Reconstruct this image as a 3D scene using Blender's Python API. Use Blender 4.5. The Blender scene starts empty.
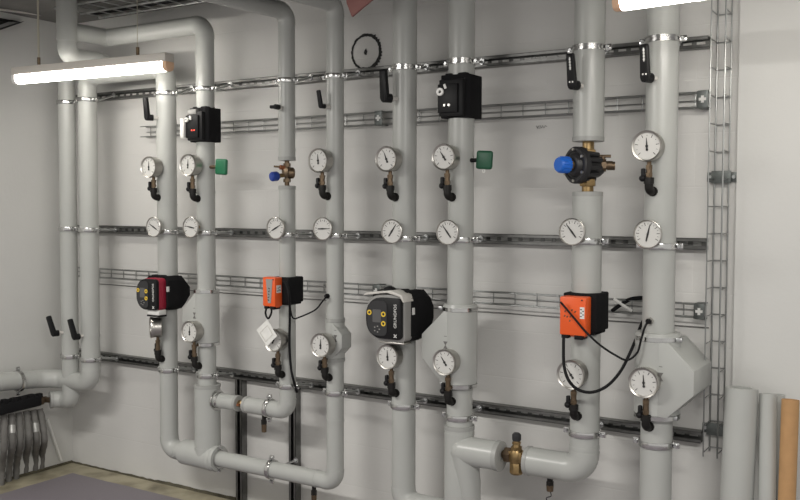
import bpy, bmesh, math, random
from mathutils import Vector, Matrix
random.seed(7)
S = bpy.context.scene
COL = S.collection
V = Vector
PI = math.pi

# ------------------------------------------------------------------ camera
F = 916.0
R = ((0.8449219463714422, 0.0285722707601695, -0.5341259494571493),
     (0.5348815949871705, -0.0396630109799519, 0.8439955716139655),
     (0.0029298265945421047, -0.9988045208666266, -0.048794930192737604))
CAM = V((4.5071, -3.5, 1.5275))
cd = bpy.data.cameras.new('camera')
cam = bpy.data.objects.new('camera', cd)
COL.objects.link(cam)
cd.sensor_width = 36.0
cd.lens = F * 36.0 / 800.0
cd.clip_start = 0.02
cam.matrix_world = Matrix(((R[0][0], -R[0][1], -R[0][2], CAM.x),
                           (R[1][0], -R[1][1], -R[1][2], CAM.y),
                           (R[2][0], -R[2][1], -R[2][2], CAM.z), (0, 0, 0, 1)))
S.camera = cam


def ray(px, py):
    c = (px - 400.0, py - 250.0, F)
    return V([sum(R[i][k] * c[k] for k in range(3)) for i in range(3)])


def W(px, py, Y):            # point of the photograph on the plane y = Y
    r = ray(px, py)
    return CAM + r * ((Y - CAM.y) / r.y)


def WX(px, py, X):
    r = ray(px, py)
    return CAM + r * ((X - CAM.x) / r.x)


def WZ(px, py, Z):
    r = ray(px, py)
    return CAM + r * ((Z - CAM.z) / r.z)


# ------------------------------------------------------------------ materials
def mat(name, col, rough=0.5, metal=0.0, noise=0.0, nscale=8.0, bump=0.0, bscale=60.0, coat=0.0, spec=None):
    m = bpy.data.materials.new(name)
    m.use_nodes = True
    nt = m.node_tree
    b = nt.nodes['Principled BSDF']
    b.inputs['Base Color'].default_value = (*col, 1)
    b.inputs['Roughness'].default_value = rough
    b.inputs['Metallic'].default_value = metal
    if coat:
        b.inputs['Coat Weight'].default_value = coat
    if spec is not None:
        b.inputs['Specular IOR Level'].default_value = spec
    tc = nt.nodes.new('ShaderNodeTexCoord')
    n = nt.nodes.new('ShaderNodeTexNoise')
    n.inputs['Scale'].default_value = nscale
    n.inputs['Detail'].default_value = 5
    nt.links.new(tc.outputs['Object'], n.inputs['Vector'])
    if noise:
        r = nt.nodes.new('ShaderNodeValToRGB')
        r.color_ramp.elements[0].position = 0.3
        r.color_ramp.elements[1].position = 0.7
        r.color_ramp.elements[0].color = (*[c * (1 - noise) for c in col], 1)
        r.color_ramp.elements[1].color = (*[min(1, c * (1 + noise * .5)) for c in col], 1)
        nt.links.new(n.outputs['Fac'], r.inputs['Fac'])
        nt.links.new(r.outputs['Color'], b.inputs['Base Color'])
    if bump:
        n2 = nt.nodes.new('ShaderNodeTexNoise')
        n2.inputs['Scale'].default_value = bscale
        n2.inputs['Detail'].default_value = 4
        nt.links.new(tc.outputs['Object'], n2.inputs['Vector'])
        bp = nt.nodes.new('ShaderNodeBump')
        bp.inputs['Strength'].default_value = bump
        bp.inputs['Distance'].default_value = 0.004
        nt.links.new(n2.outputs['Fac'], bp.inputs['Height'])
        nt.links.new(bp.outputs['Normal'], b.inputs['Normal'])
    return m


def emat(name, col, strength):
    m = bpy.data.materials.new(name)
    m.use_nodes = True
    nt = m.node_tree
    nt.nodes.clear()
    e = nt.nodes.new('ShaderNodeEmission')
    e.inputs['Color'].default_value = (*col, 1)
    e.inputs['Strength'].default_value = strength
    o = nt.nodes.new('ShaderNodeOutputMaterial')
    nt.links.new(e.outputs[0], o.inputs[0])
    return m


def wall_mat(name, col, blocks=True):
    m = mat(name, col, rough=0.72, noise=0.05, nscale=1.6, spec=0.3)
    nt = m.node_tree
    b = nt.nodes['Principled BSDF']
    tc = nt.nodes.new('ShaderNodeTexCoord')
    bp = nt.nodes.new('ShaderNodeBump')
    bp.inputs['Strength'].default_value = 0.35
    bp.inputs['Distance'].default_value = 0.002
    n2 = nt.nodes.new('ShaderNodeTexNoise')
    n2.inputs['Scale'].default_value = 55
    n2.inputs['Detail'].default_value = 6
    nt.links.new(tc.outputs['Object'], n2.inputs['Vector'])
    if blocks:
        mp = nt.nodes.new('ShaderNodeMapping')
        mp.inputs['Rotation'].default_value = (PI / 2, 0, 0)
        nt.links.new(tc.outputs['Object'], mp.inputs['Vector'])
        br = nt.nodes.new('ShaderNodeTexBrick')
        br.inputs['Scale'].default_value = 1.0
        br.inputs['Brick Width'].default_value = 0.6
        br.inputs['Row Height'].default_value = 0.2
        br.inputs['Mortar Size'].default_value = 0.004
        br.inputs['Mortar Smooth'].default_value = 0.8
        br.inputs['Color1'].default_value = (1, 1, 1, 1)
        br.inputs['Color2'].default_value = (1, 1, 1, 1)
        br.inputs['Mortar'].default_value = (0, 0, 0, 1)
        nt.links.new(mp.outputs[0], br.inputs['Vector'])
        ad = nt.nodes.new('ShaderNodeMath')
        ad.operation = 'MULTIPLY_ADD'
        ad.inputs[1].default_value = 0.6
        nt.links.new(br.outputs['Color'], ad.inputs[0])
        nt.links.new(n2.outputs['Fac'], ad.inputs[2])
        nt.links.new(ad.outputs[0], bp.inputs['Height'])
    else:
        nt.links.new(n2.outputs['Fac'], bp.inputs['Height'])
    nt.links.new(bp.outputs[0], b.inputs['Normal'])
    return m


def floor_mat():
    m = mat('floor', (0.2, 0.18, 0.2), rough=0.55)
    nt = m.node_tree
    b = nt.nodes['Principled BSDF']
    tc = nt.nodes.new('ShaderNodeTexCoord')
    sx = nt.nodes.new('ShaderNodeSeparateXYZ')
    nt.links.new(tc.outputs['Object'], sx.inputs[0])
    nz = nt.nodes.new('ShaderNodeTexNoise')
    nz.inputs['Scale'].default_value = 6
    nz.inputs['Detail'].default_value = 6
    nt.links.new(tc.outputs['Object'], nz.inputs['Vector'])

    def edge(sock, op, lim):
        a = nt.nodes.new('ShaderNodeMath')
        a.operation = 'MULTIPLY_ADD'
        nt.links.new(nz.outputs['Fac'], a.inputs[0])
        a.inputs[1].default_value = 0.012
        nt.links.new(sock, a.inputs[2])
        c = nt.nodes.new('ShaderNodeMath')
        c.operation = op
        nt.links.new(a.outputs[0], c.inputs[0])
        c.inputs[1].default_value = lim
        return c.outputs[0]
    e1 = edge(sx.outputs['X'], 'GREATER_THAN', 0.19)
    e2 = edge(sx.outputs['Y'], 'LESS_THAN', -0.14)
    mu = nt.nodes.new('ShaderNodeMath')
    mu.operation = 'MULTIPLY'
    nt.links.new(e1, mu.inputs[0])
    nt.links.new(e2, mu.inputs[1])
    r1 = nt.nodes.new('ShaderNodeValToRGB')          # bare screed
    r1.color_ramp.elements[0].color = (0.17, 0.15, 0.10, 1)
    r1.color_ramp.elements[1].color = (0.42, 0.38, 0.27, 1)
    r1.color_ramp.elements[0].position = 0.3
    r1.color_ramp.elements[1].position = 0.6
    nt.links.new(nz.outputs['Fac'], r1.inputs[0])
    n3 = nt.nodes.new('ShaderNodeTexNoise')
    n3.inputs['Scale'].default_value = 120
    nt.links.new(tc.outputs['Object'], n3.inputs['Vector'])
    r2 = nt.nodes.new('ShaderNodeValToRGB')          # grey violet paint
    r2.color_ramp.elements[0].color = (0.185, 0.165, 0.185, 1)
    r2.color_ramp.elements[1].color = (0.245, 0.222, 0.245, 1)
    nt.links.new(n3.outputs['Fac'], r2.inputs[0])
    mx = nt.nodes.new('ShaderNodeMixRGB')
    nt.links.new(mu.outputs[0], mx.inputs[0])
    nt.links.new(r1.outputs[0], mx.inputs[1])
    nt.links.new(r2.outputs[0], mx.inputs[2])
    nt.links.new(mx.outputs[0], b.inputs['Base Color'])
    return m


M = dict(
    wall=wall_mat('painted_masonry', (0.655, 0.65, 0.63)),
    smooth=wall_mat('painted_board', (0.64, 0.64, 0.62), False),
    ceil=mat('ceiling_concrete', (0.20, 0.195, 0.185), 0.9, noise=0.25, nscale=3, bump=0.4),
    floor=floor_mat(),
    pvc=mat('grey_pvc_jacket', (0.445, 0.455, 0.435), 0.30, noise=0.05, nscale=5, bump=0.06, bscale=14),
    pvcs=mat('grey_pvc_seam', (0.36, 0.365, 0.35), 0.42),
    white=mat('white_plastic', (0.82, 0.82, 0.79), 0.35),
    paper=mat('white_paper', (0.78, 0.78, 0.75), 0.7, noise=0.08, nscale=40),
    galv=mat('galvanised_steel', (0.55, 0.56, 0.56), 0.34, 1.0, noise=0.15, nscale=30),
    strut=mat('galvanised_strut', (0.22, 0.22, 0.215), 0.42, 1.0, noise=0.25, nscale=25),
    plate=mat('dull_galvanised_plate', (0.17, 0.185, 0.18), 0.5, 0.7, noise=0.3, nscale=60),
    wire=mat('galvanised_wire', (0.36, 0.37, 0.365), 0.32, 1.0),
    chrome=mat('zinc_plated_clamp', (0.60, 0.60, 0.59), 0.2, 1.0),
    steel=mat('brushed_stainless', (0.50, 0.485, 0.455), 0.34, 1.0),
    rubber=mat('black_rubber', (0.008, 0.008, 0.009), 0.6, spec=.2),
    black=mat('black_plastic', (0.008, 0.008, 0.009), 0.45, spec=.25),
    foam=mat('black_foam_shell', (0.010, 0.010, 0.011), 0.8, bump=0.3, bscale=90, spec=.15),
    dkgrey=mat('dark_grey_plastic', (0.035, 0.035, 0.037), 0.5, spec=.3),
    dscreen=mat('dim_screen', (0.10, 0.10, 0.10), 0.35),
    valveblk=mat('black_painted_iron', (0.020, 0.020, 0.022), 0.42),
    mgrey=mat('grey_plastic', (0.30, 0.295, 0.285), 0.45),
    lgrey=mat('pale_grey_plastic', (0.62, 0.60, 0.56), 0.35, noise=0.1, nscale=30),
    brass=mat('brass', (0.36, 0.25, 0.12), 0.36, 0.9, noise=0.25, nscale=50),
    bronze=mat('old_bronze', (0.18, 0.13, 0.085), 0.4, 0.85, noise=0.3, nscale=50),
    copper=mat('copper', (0.55, 0.22, 0.11), 0.3, 0.9),
    fitting=mat('black_malleable_iron', (0.014, 0.013, 0.012), 0.45, 0.2, spec=.3),
    red=mat('dark_red_band', (0.33, 0.015, 0.04), 0.45),
    orange=mat('orange_plastic', (0.85, 0.115, 0.018), 0.42),
    blue=mat('blue_plastic', (0.012, 0.14, 0.62), 0.38),
    dblue=mat('dark_blue_plastic', (0.015, 0.05, 0.30), 0.38),
    green=mat('green_plastic', (0.012, 0.16, 0.07), 0.45),
    dgreen=mat('dark_green_plastic', (0.012, 0.09, 0.045), 0.45),
    yellow=mat('yellow_print', (0.80, 0.55, 0.05), 0.5),
    dial=mat('white_dial', (0.62, 0.615, 0.59), 0.45),
    ink=mat('black_ink', (0.02, 0.02, 0.02), 0.7),
    pencil=mat('pencil', (0.16, 0.155, 0.15), 0.9),
    print=mat('white_print', (0.75, 0.75, 0.73), 0.6),
    hose=mat('grey_foam_hose', (0.16, 0.155, 0.145), 0.8, noise=0.25, nscale=18, bump=0.5, bscale=40),
    tape=mat('silver_tape', (0.42, 0.42, 0.40), 0.4, 0.4, noise=0.3, nscale=60),
    card=mat('cardboard', (0.47, 0.27, 0.12), 0.75, noise=0.08, nscale=30),
    pinkred=mat('red_brown_paint', (0.30, 0.13, 0.115), 0.6, noise=0.1, nscale=20),
    beige=mat('beige_lamp_body', (0.60, 0.57, 0.52), 0.5),
    cap=mat('lamp_end_cap', (0.80, 0.52, 0.34), 0.5),
    cord=mat('pale_cord', (0.45, 0.42, 0.34), 0.7),
    dirt=mat('dark_sealant', (0.10, 0.09, 0.06), 0.9, noise=0.5, nscale=14),
    lamp=emat('lamp_diffuser', (1.0, 0.95, 0.87), 15.0),
    led=emat('red_led', (1.0, 0.12, 0.08), 1.2),
)


# ------------------------------------------------------------------ mesh builder
class MB:
    def __init__(s):
        s.bm = bmesh.new()

    def _join(s, b2):
        me = bpy.data.meshes.new('t')
        b2.to_mesh(me)
        b2.free()
        s.bm.from_mesh(me)
        bpy.data.meshes.remove(me)
        return s

    def box(s, c, sz, rot=None, bev=0.0, seg=2):
        b = bmesh.new()
        bmesh.ops.create_cube(b, size=1.0)
        for v in b.verts:
            v.co = V((v.co.x * sz[0], v.co.y * sz[1], v.co.z * sz[2]))
        if bev:
            bmesh.ops.bevel(b, geom=list(b.edges), offset=bev, segments=seg, profile=0.5, affect='EDGES')
        if rot is not None:
            bmesh.ops.transform(b, matrix=rot.to_4x4(), verts=b.verts)
        bmesh.ops.translate(b, vec=V(c), verts=b.verts)
        return s._join(b)

    def tube(s, pts, r, seg=16, cap=True):
        pts = [V(p) for p in pts]
        n = len(pts)
        rs = r if isinstance(r, (list, tuple)) else [r] * n
        tans = []
        for i in range(n):
            a = pts[max(i - 1, 0)]
            c = pts[min(i + 1, n - 1)]
            t = (c - a)
            if 0 < i < n - 1:
                t = (pts[i] - a).normalized() + (c - pts[i]).normalized()
            tans.append(t.normalized() if t.length > 1e-9 else (tans[-1] if tans else V((0, 0, 1))))
        t0 = tans[0]
        u = t0.orthogonal().normalized()
        if abs(t0.z) < .9:
            u = V((0, 0, 1)) - t0 * t0.z
            u.normalize()
        rings = []
        for i in range(n):
            if i:
                q = tans[i - 1].rotation_difference(tans[i])
                u = q @ u
                u = (u - tans[i] * u.dot(tans[i])).normalized()
            w = tans[i].cross(u)
            rings.append([s.bm.verts.new(pts[i] + (u * math.cos(2 * PI * k / seg) + w * math.sin(2 * PI * k / seg)) * rs[i]) for k in range(seg)])
        for i in range(n - 1):
            for k in range(seg):
                s.bm.faces.new((rings[i][k], rings[i][(k + 1) % seg], rings[i + 1][(k + 1) % seg], rings[i + 1][k]))
        if cap:
            s.bm.faces.new(rings[0][::-1])
            s.bm.faces.new(rings[-1])
        return s

    def cyl(s, a, b, r, r2=None, seg=24):
        return s.tube([a, b], [r, r if r2 is None else r2], seg)

    def lathe(s, prof, org, axis, seg=32, close=False):
        axis = V(axis).normalized()
        u = axis.orthogonal().normalized()
        w = axis.cross(u)
        org = V(org)
        rings = []
        for (r, h) in prof:
            if r < 1e-6:
                rings.append([s.bm.verts.new(org + axis * h)])
            else:
                rings.append([s.bm.verts.new(org + axis * h + (u * math.cos(2 * PI * k / seg) + w * math.sin(2 * PI * k / seg)) * r) for k in range(seg)])
        pairs = list(zip(rings, rings[1:]))
        if close:
            pairs.append((rings[-1], rings[0]))
        for a, b in pairs:
            for k in range(seg):
                k2 = (k + 1) % seg
                if len(a) == 1 and len(b) == 1:
                    continue
                if len(a) == 1:
                    s.bm.faces.new((a[0], b[k2], b[k]))
                elif len(b) == 1:
                    s.bm.faces.new((a[k], a[k2], b[0]))
                else:
                    s.bm.faces.new((a[k], a[k2], b[k2], b[k]))
        return s

    def prism(s, poly, org, u, v, w, bev=0.0):
        """poly in (u, v) coordinates about org, extruded along w"""
        b = bmesh.new()
        org, u, v, w = V(org), V(u), V(v), V(w)
        lo = [b.verts.new(org + u * p[0] + v * p[1]) for p in poly]
        hi = [b.verts.new(org + u * p[0] + v * p[1] + w) for p in poly]
        n = len(poly)
        b.faces.new(lo[::-1])
        b.faces.new(hi)
        for k in range(n):
            b.faces.new((lo[k], lo[(k + 1) % n], hi[(k + 1) % n], hi[k]))
        bmesh.ops.recalc_face_normals(b, faces=b.faces)
        if bev:
            bmesh.ops.bevel(b, geom=list(b.edges), offset=bev, segments=2, profile=0.5, affect='EDGES')
        return s._join(b)

    def ball(s, c, r, sc=(1, 1, 1), seg=20):
        b = bmesh.new()
        bmesh.ops.create_uvsphere(b, u_segments=seg, v_segments=seg // 2, radius=r)
        for v in b.verts:
            v.co = V((v.co.x * sc[0], v.co.y * sc[1], v.co.z * sc[2])) + V(c)
        return s._join(b)

    def build(s, name, m, parent=None, off=(0, 0, 0), angle=32):
        bmesh.ops.recalc_face_normals(s.bm, faces=s.bm.faces)
        off = V(off)
        if off.length:
            bmesh.ops.translate(s.bm, vec=-off, verts=s.bm.verts)
        me = bpy.data.meshes.new(name)
        s.bm.to_mesh(me)
        s.bm.free()
        me.shade_smooth()
        me.set_sharp_from_angle(angle=math.radians(angle))
        me.materials.append(m)
        o = bpy.data.objects.new(name, me)
        COL.objects.link(o)
        if parent:
            o.parent = parent
        else:
            o.location = off
        return o


def tag(o, label, cat, group=None):
    o['label'] = label
    o['category'] = cat
    if group:
        o['group'] = group
    return o


def thing(name, label, cat, loc=(0, 0, 0), rz=0.0, group=None, rot=None):
    o = bpy.data.objects.new(name, None)
    o.empty_display_size = 0.05
    COL.objects.link(o)
    o.location = loc
    o.rotation_euler = rot if rot else (0, 0, rz)
    return tag(o, label, cat, group)


def struct(name, mb, m):
    o = mb.build(name, m)
    o['kind'] = 'structure'
    return o


def fillet(pts, rad, n=8):
    """returns the list of (kind, points): straight pieces and bends"""
    pts = [V(p) for p in pts]
    out = []
    cur = pts[0]
    for i in range(1, len(pts) - 1):
        a, p, b = cur, pts[i], pts[i + 1]
        d1 = (a - p).normalized()
        d2 = (b - p).normalized()
        ang = d1.angle(d2)
        rr = rad[i - 1] if isinstance(rad, (list, tuple)) else rad
        t = rr / math.tan(ang / 2)
        t = min(t, (a - p).length * .95, (b - p).length * .95)
        rr = t * math.tan(ang / 2)
        s0, s1 = p + d1 * t, p + d2 * t
        bis = (d1 + d2).normalized()
        c = p + bis * (rr / math.sin(ang / 2))
        v0, v1 = s0 - c, s1 - c
        tot = v0.angle(v1)
        ax = v0.cross(v1).normalized()
        arc = [c + Matrix.Rotation(tot * k / n, 3, ax) @ v0 for k in range(n + 1)]
        out.append(('s', [cur, s0]))
        out.append(('b', arc))
        cur = s1
    out.append(('s', [cur, pts[-1]]))
    return out


def smooth_path(pts, sub=8):
    pts = [V(p) for p in pts]
    P = [pts[0] * 2 - pts[1]] + pts + [pts[-1] * 2 - pts[-2]]
    o = []
    for i in range(1, len(P) - 2):
        a, b, c, d = P[i - 1], P[i], P[i + 1], P[i + 2]
        for k in range(sub):
            t = k / sub
            o.append(0.5 * ((2 * b) + (c - a) * t + (2 * a - 5 * b + 4 * c - d) * t * t + (3 * b - a - 3 * c + d) * t ** 3))
    o.append(pts[-1])
    return o


# ------------------------------------------------------------------ the room
XR, YF, H = 6.6, -5.2, 2.566
struct('floor', MB().box(((XR) / 2, YF / 2, -0.05), (XR + .4, -YF + .4, 0.1)), M['floor'])
struct('ceiling', MB().box(((XR) / 2, YF / 2, H + 0.05), (XR + .4, -YF + .4, 0.1)), M['ceil'])
struct('wall_back', MB().box((XR / 2, 0.1, H / 2), (XR + .4, 0.2, H)), M['wall'])
struct('wall_left', MB().box((-0.1, YF / 2, H / 2), (0.2, -YF, H)), M['smooth'])
PX0 = W(735.5, 230, -0.03).x
struct('wall_right', MB().box(((PX0 + XR) / 2, -0.015, H / 2), (XR - PX0, 0.03, H)), M['smooth'])   # the boarded bay beside the blockwork
# ragged dark joint at the foot of the back wall
mb = MB()
x = 0.0
prev = None
while x < PX0:
    h = 0.005 + 0.005 * random.random() + (0.006 if 0.7 < x < 1.3 else 0)
    cur = (mb.bm.verts.new((x, -0.002, 0)), mb.bm.verts.new((x, -0.002, h)), mb.bm.verts.new((x, -0.014, 0.0005)))
    if prev:
        mb.bm.faces.new((prev[0], prev[1], cur[1], cur[0]))
        mb.bm.faces.new((prev[1], prev[2], cur[2], cur[1]))
        mb.bm.faces.new((prev[2], prev[0], cur[0], cur[2]))
    else:
        mb.bm.faces.new(cur)
    prev = cur
    x += 0.03
mb.bm.faces.new(prev[::-1])
struct('baseboard_back', mb, M['dirt'])
mb = MB()
mb.tube([(0.004, -0.01, 0.006), (0.006, -0.3, 0.008), (0.004, -0.9, 0.006)], 0.008, 6)
struct('baseboard_left', mb, M['dirt'])

# ------------------------------------------------------------------ pipe runs
YP = -0.22
ORD = {'A': 'first', 'B': 'second', '1': 'third', '2': 'fourth', '3': 'fifth', '4': 'sixth', '5': 'seventh', '6': 'eighth', '7': 'ninth', '8': 'tenth'}
AX = {}
for k, px in {'A': 68.7, 'B': 89.3, '1': 167.5, '2': 206.3, '3': 287.2, '4': 335.2, '5': 404.3, '6': 460.6, '7': 587.0, '8': 659.7}.items():
    AX[k] = W(px, 240, YP).x
RAD = {'A': .046, 'B': .051, '1': .0455, '2': .0445, '3': .038, '4': .039, '5': .051, '6': .053, '7': .0565, '8': .0565}
# the photograph's column of each pipe
COLPX = {'A': 68.7, 'B': 89.3, '1': 167.5, '2': 206.3, '3': 287.2, '4': 335.2, '5': 404.3, '6': 460.6, '7': 587.0, '8': 659.7}


def zp(k, py):
    return W(COLPX[k], py, YP).z


def pipe(label, pts, r, bend=1.25, seams=(), ends=(False, False), group=None, name='insulated_pipe', sleeves=()):
    pts = [V(p) for p in pts]
    low = min(pts, key=lambda p: p.z)
    t = thing(name, label, 'pipe', low, group=group)
    for kind, pp in fillet(pts, [r * b for b in bend] if isinstance(bend, (list, tuple)) else r * bend, 10):
        if kind == 's':
            if (pp[1] - pp[0]).length > 0.003:
                MB().tube(pp, r, 40).build('jacket', M['pvc'], t, low)
        else:
            d0 = (pp[0] - pp[1]).normalized()
            d1 = (pp[-1] - pp[-2]).normalized()
            full = [pp[0] + d0 * .012] + pp + [pp[-1] + d1 * .012]
            MB().tube(full, r + .0014, 40).build('elbow_jacket', M['pvc'], t, low)
    for (c, d) in seams:      # lapped joints of the jacket
        c, d = V(c), V(d).normalized()
        MB().tube([c - d * .006, c + d * .006], r + .0013, 40).build('seam_band', M['pvc'], t, low)
    for (a, b, rr) in sleeves:
        MB().tube([V(a), V(b)], rr, 40).build('sleeve', M['pvc'], t, low)
    for e, (a, b) in zip(ends, ((pts[0], pts[1]), (pts[-1], pts[-2]))):
        if e:
            d = (b - a).normalized()
            MB().lathe([(0.012, -.0006), (r - .002, -.0012), (r + .0016, 0), (r + .0016, .016), (r + .0002, .0165), (r * .5, .012), (0.012, .01)], a, d, 40, True).build('end_cap', M['pvcs'], t, low)
    return t


def P3(k, z, dx=0, dy=0):
    return V((AX[k] + dx, YP + dy, z))


ZV = V((0, 0, 1))
XV = V((1, 0, 0))
z_run2 = 2.40
xr, yr = 0.607, -0.47
zA = W(75, 55.5, -.47).z
zB = W(125, 72, YP).z
# first upright: from the manifold at the left wall, up, across and on up to the ceiling
zAb = zp('A', 400)
manif_end = WX(54, 401.5, 0.16)
t = pipe('first upright insulated pipe from the corner, curling to the black manifold below',
         [V((0.165, -.275, zAb)), V((0.20, YP + .01, zAb)), P3('A', zAb), P3('A', zA), V((xr, YP, zA)), V((xr, yr, zA)), V((xr, yr, H))], .046, [1.2, 1.25, 1.25, 1.2, 1.05],
         seams=[(P3('A', zp('A', 262)), ZV)], ends=(True, False))
MB().tube([(xr, yr, zA + .075), (xr, yr, H)], .0505, 40).build('sleeve', M['pvc'], t, t.location)
# second upright and third upright are one loop over the top
zBe = zp('B', 383)
PB = WX(0, 382, .13)
PB0 = WX(34, 381, .125)
zE = zp('1', 455)
pipe('second upright pipe from the corner, looping behind the lamp and bending along the side wall',
     [V((.125, PB.y - 1.2, PB.z + .05)), V((.125, PB.y, PB.z)), V((.125, -.31, zBe + .006)), V((.19, YP, zBe)), P3('B', zBe), P3('B', zB), P3('1', zB), P3('1', zp('1', 276))], .0495,
     [1, 2.2, 1.6, 1.35, 1.3, 1.3], seams=[(P3('B', zp('B', 335)), ZV), (P3('1', zp('1', 205)), ZV)])
# fourth upright with its high run back to the riser
zT2 = zp('2', 460)
z2b = zp('2', 384)
t = pipe('fourth upright insulated pipe from the corner, turning off high behind the hanging lamp',
         [V((xr, yr, z_run2)), V((xr, YP, z_run2)), P3('2', z_run2), P3('2', z2b)], .0445, [.5, 1.35],
         seams=[(P3('2', zp('2', 192)), ZV), (V((xr + .03, YP, z_run2)), XV)])
zl = 0.283
zlo = zp('2', 470)
t = pipe('thick lower barrel of the fourth upright pipe with a flanged side branch', [P3('2', z2b), P3('2', zl)], .0635, ends=(True, False),
         seams=[(P3('2', zp('2', 447)), ZV)])
# third upright below the pump
t = pipe('lower length of the third upright pipe, bending into the thick barrel near the floor',
         [P3('1', zp('1', 300)), P3('1', zl), P3('2', zl, .02)], .0455, 1.25,
         seams=[(P3('1', zp('1', 373)), ZV)])
MB().tube([P3('1', zl, .11), P3('2', zl, .06)], [.062, .066], 40).build('tee_sleeve', M['pvc'], t, t.location)
MB().tube([P3('2', zl, .04), P3('2', zl, .078)], [.068, .062], 40).build('tee_collar', M['pvc'], t, t.location)
# fifth upright
E3 = WZ(200, -9, 2.405)
z3b = zp('3', 411)
dirE3 = V((-.045, -.53, 0))
pipe('upper length of the fifth upright pipe, its arm reaching out under the ceiling',
     [P3('3', 2.405) + dirE3 * 2.2, P3('3', 2.405), P3('3', zp('3', 160.5))], .0385, 1.3, ends=(False, True),
     seams=[(P3('3', zp('3', 150)), ZV)])
pipe('lower length of the fifth upright pipe, elbowing toward the thick barrel',
     [P3('3', zp('3', 186)), P3('3', z3b), V((W(246, 407, YP).x, YP, z3b))], .0385, 1.25, ends=(True, True),
     seams=[(P3('3', zp('3', 402)), ZV)])
# short stub on the barrel
xs = W(239, 403, YP).x
t = pipe('short insulated stub between the thick barrel and the small brass valve', [P3('2', z3b, .055), V((xs, YP, z3b))], .037, ends=(False, True))
MB().tube([P3('2', z3b, .062), P3('2', z3b, .070)], .050, 40).build('flange_ring', M['chrome'], t, t.location)
MB().tube([P3('2', z3b, .078), P3('2', z3b, .092)], .039, 40).build('band', M['chrome'], t, t.location)
# sixth upright
pipe('sixth upright insulated pipe, cornering low into the long horizontal run',
     [P3('4', 2.412) + dirE3 * 2.0, P3('4', 2.412), P3('4', zl), P3('2', zl, .06)], .039, [1.3, 1.25],
     seams=[(P3('4', zp('4', 318)), ZV), (P3('4', zp('4', 420)), ZV), (V((W(322, 480, YP).x - .03, YP, zl)), XV)])
# seventh
pipe('upper length of the seventh upright pipe, running from the ceiling into the pump', [P3('5', H), P3('5', zp('5', 300))], .051,
     seams=[(P3('5', zp('5', 285)), ZV)])
z5e = zp('5', 503)
pipe('lower length of the seventh upright pipe, turning sideways at the floor', [P3('5', zp('5', 330)), P3('5', z5e), P3('5', z5e, .33)], .051, 1.2,
     seams=[(P3('5', zp('5', 404)), ZV)])
# eighth
pipe('eighth upright insulated pipe carrying the big black actuator', [P3('6', H), P3('6', zp('6', 428))], .053,
     seams=[(P3('6', zp('6', 72)), ZV), (P3('6', zp('6', 127)), ZV), (P3('6', zp('6', 416)), ZV)])
t = pipe('thick lower barrel of the eighth upright pipe with its swept side branch', [P3('6', zp('6', 425)), P3('6', 0)], .061, ends=(True, False),
         seams=[(P3('6', zp('6', 433)), ZV)])
zb6 = W(500, 455, YP).z
bx = W(503, 456, YP).x
MB().tube([V((bx - .005, YP - .016, zb6)), V((AX['6'] + .03, YP - .016, zb6))], .0585, 40).build('branch', M['pvc'], t, t.location)
q0 = V((AX['6'] + .030, YP - .016, zb6 + .004))
MB().tube([q0, q0 + V((.016, .012, -.14)), q0 + V((.024, .03, -.36))], [.0585, .050, .036], 40).build('branch_gusset', M['pvc'], t, t.location)
MB().ball((AX['6'] + .03, YP - .016, zb6), .0585, seg=32).build('branch_knee', M['pvc'], t, t.location)
MB().lathe([(0.02, -.001), (.058, -.0015), (.0605, 0), (.0605, .02), (.0586, .021), (.02, .012)], V((bx, YP - .016, zb6)), V((-1, 0, 0)), 40, True).build('end_cap', M['pvcs'], t, t.location)
# ninth
z7b = W(540, 462.5, YP).z
pipe('upper length of the ninth upright pipe, ending above the blue-capped valve', [P3('7', H), P3('7', zp('7', 141.5))], .0575, ends=(False, True),
     seams=[(P3('7', zp('7', 100)), ZV)])
pipe('lower length of the ninth upright pipe, elbowing to the brass cross valve',
     [P3('7', zp('7', 192)), P3('7', z7b), V((W(527, 457, YP).x, YP, z7b))], .0555, 1.15, ends=(True, True),
     seams=[(P3('7', zp('7', 198)), ZV), (P3('7', zp('7', 285)), ZV), (P3('7', zp('7', 447)), ZV)])
# tenth
pipe('tenth and last upright insulated pipe, beside the wire ladder', [P3('8', H), P3('8', 0)], .0565,
     seams=[(P3('8', zp('8', 186)), ZV), (P3('8', zp('8', 415)), ZV)])


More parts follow.
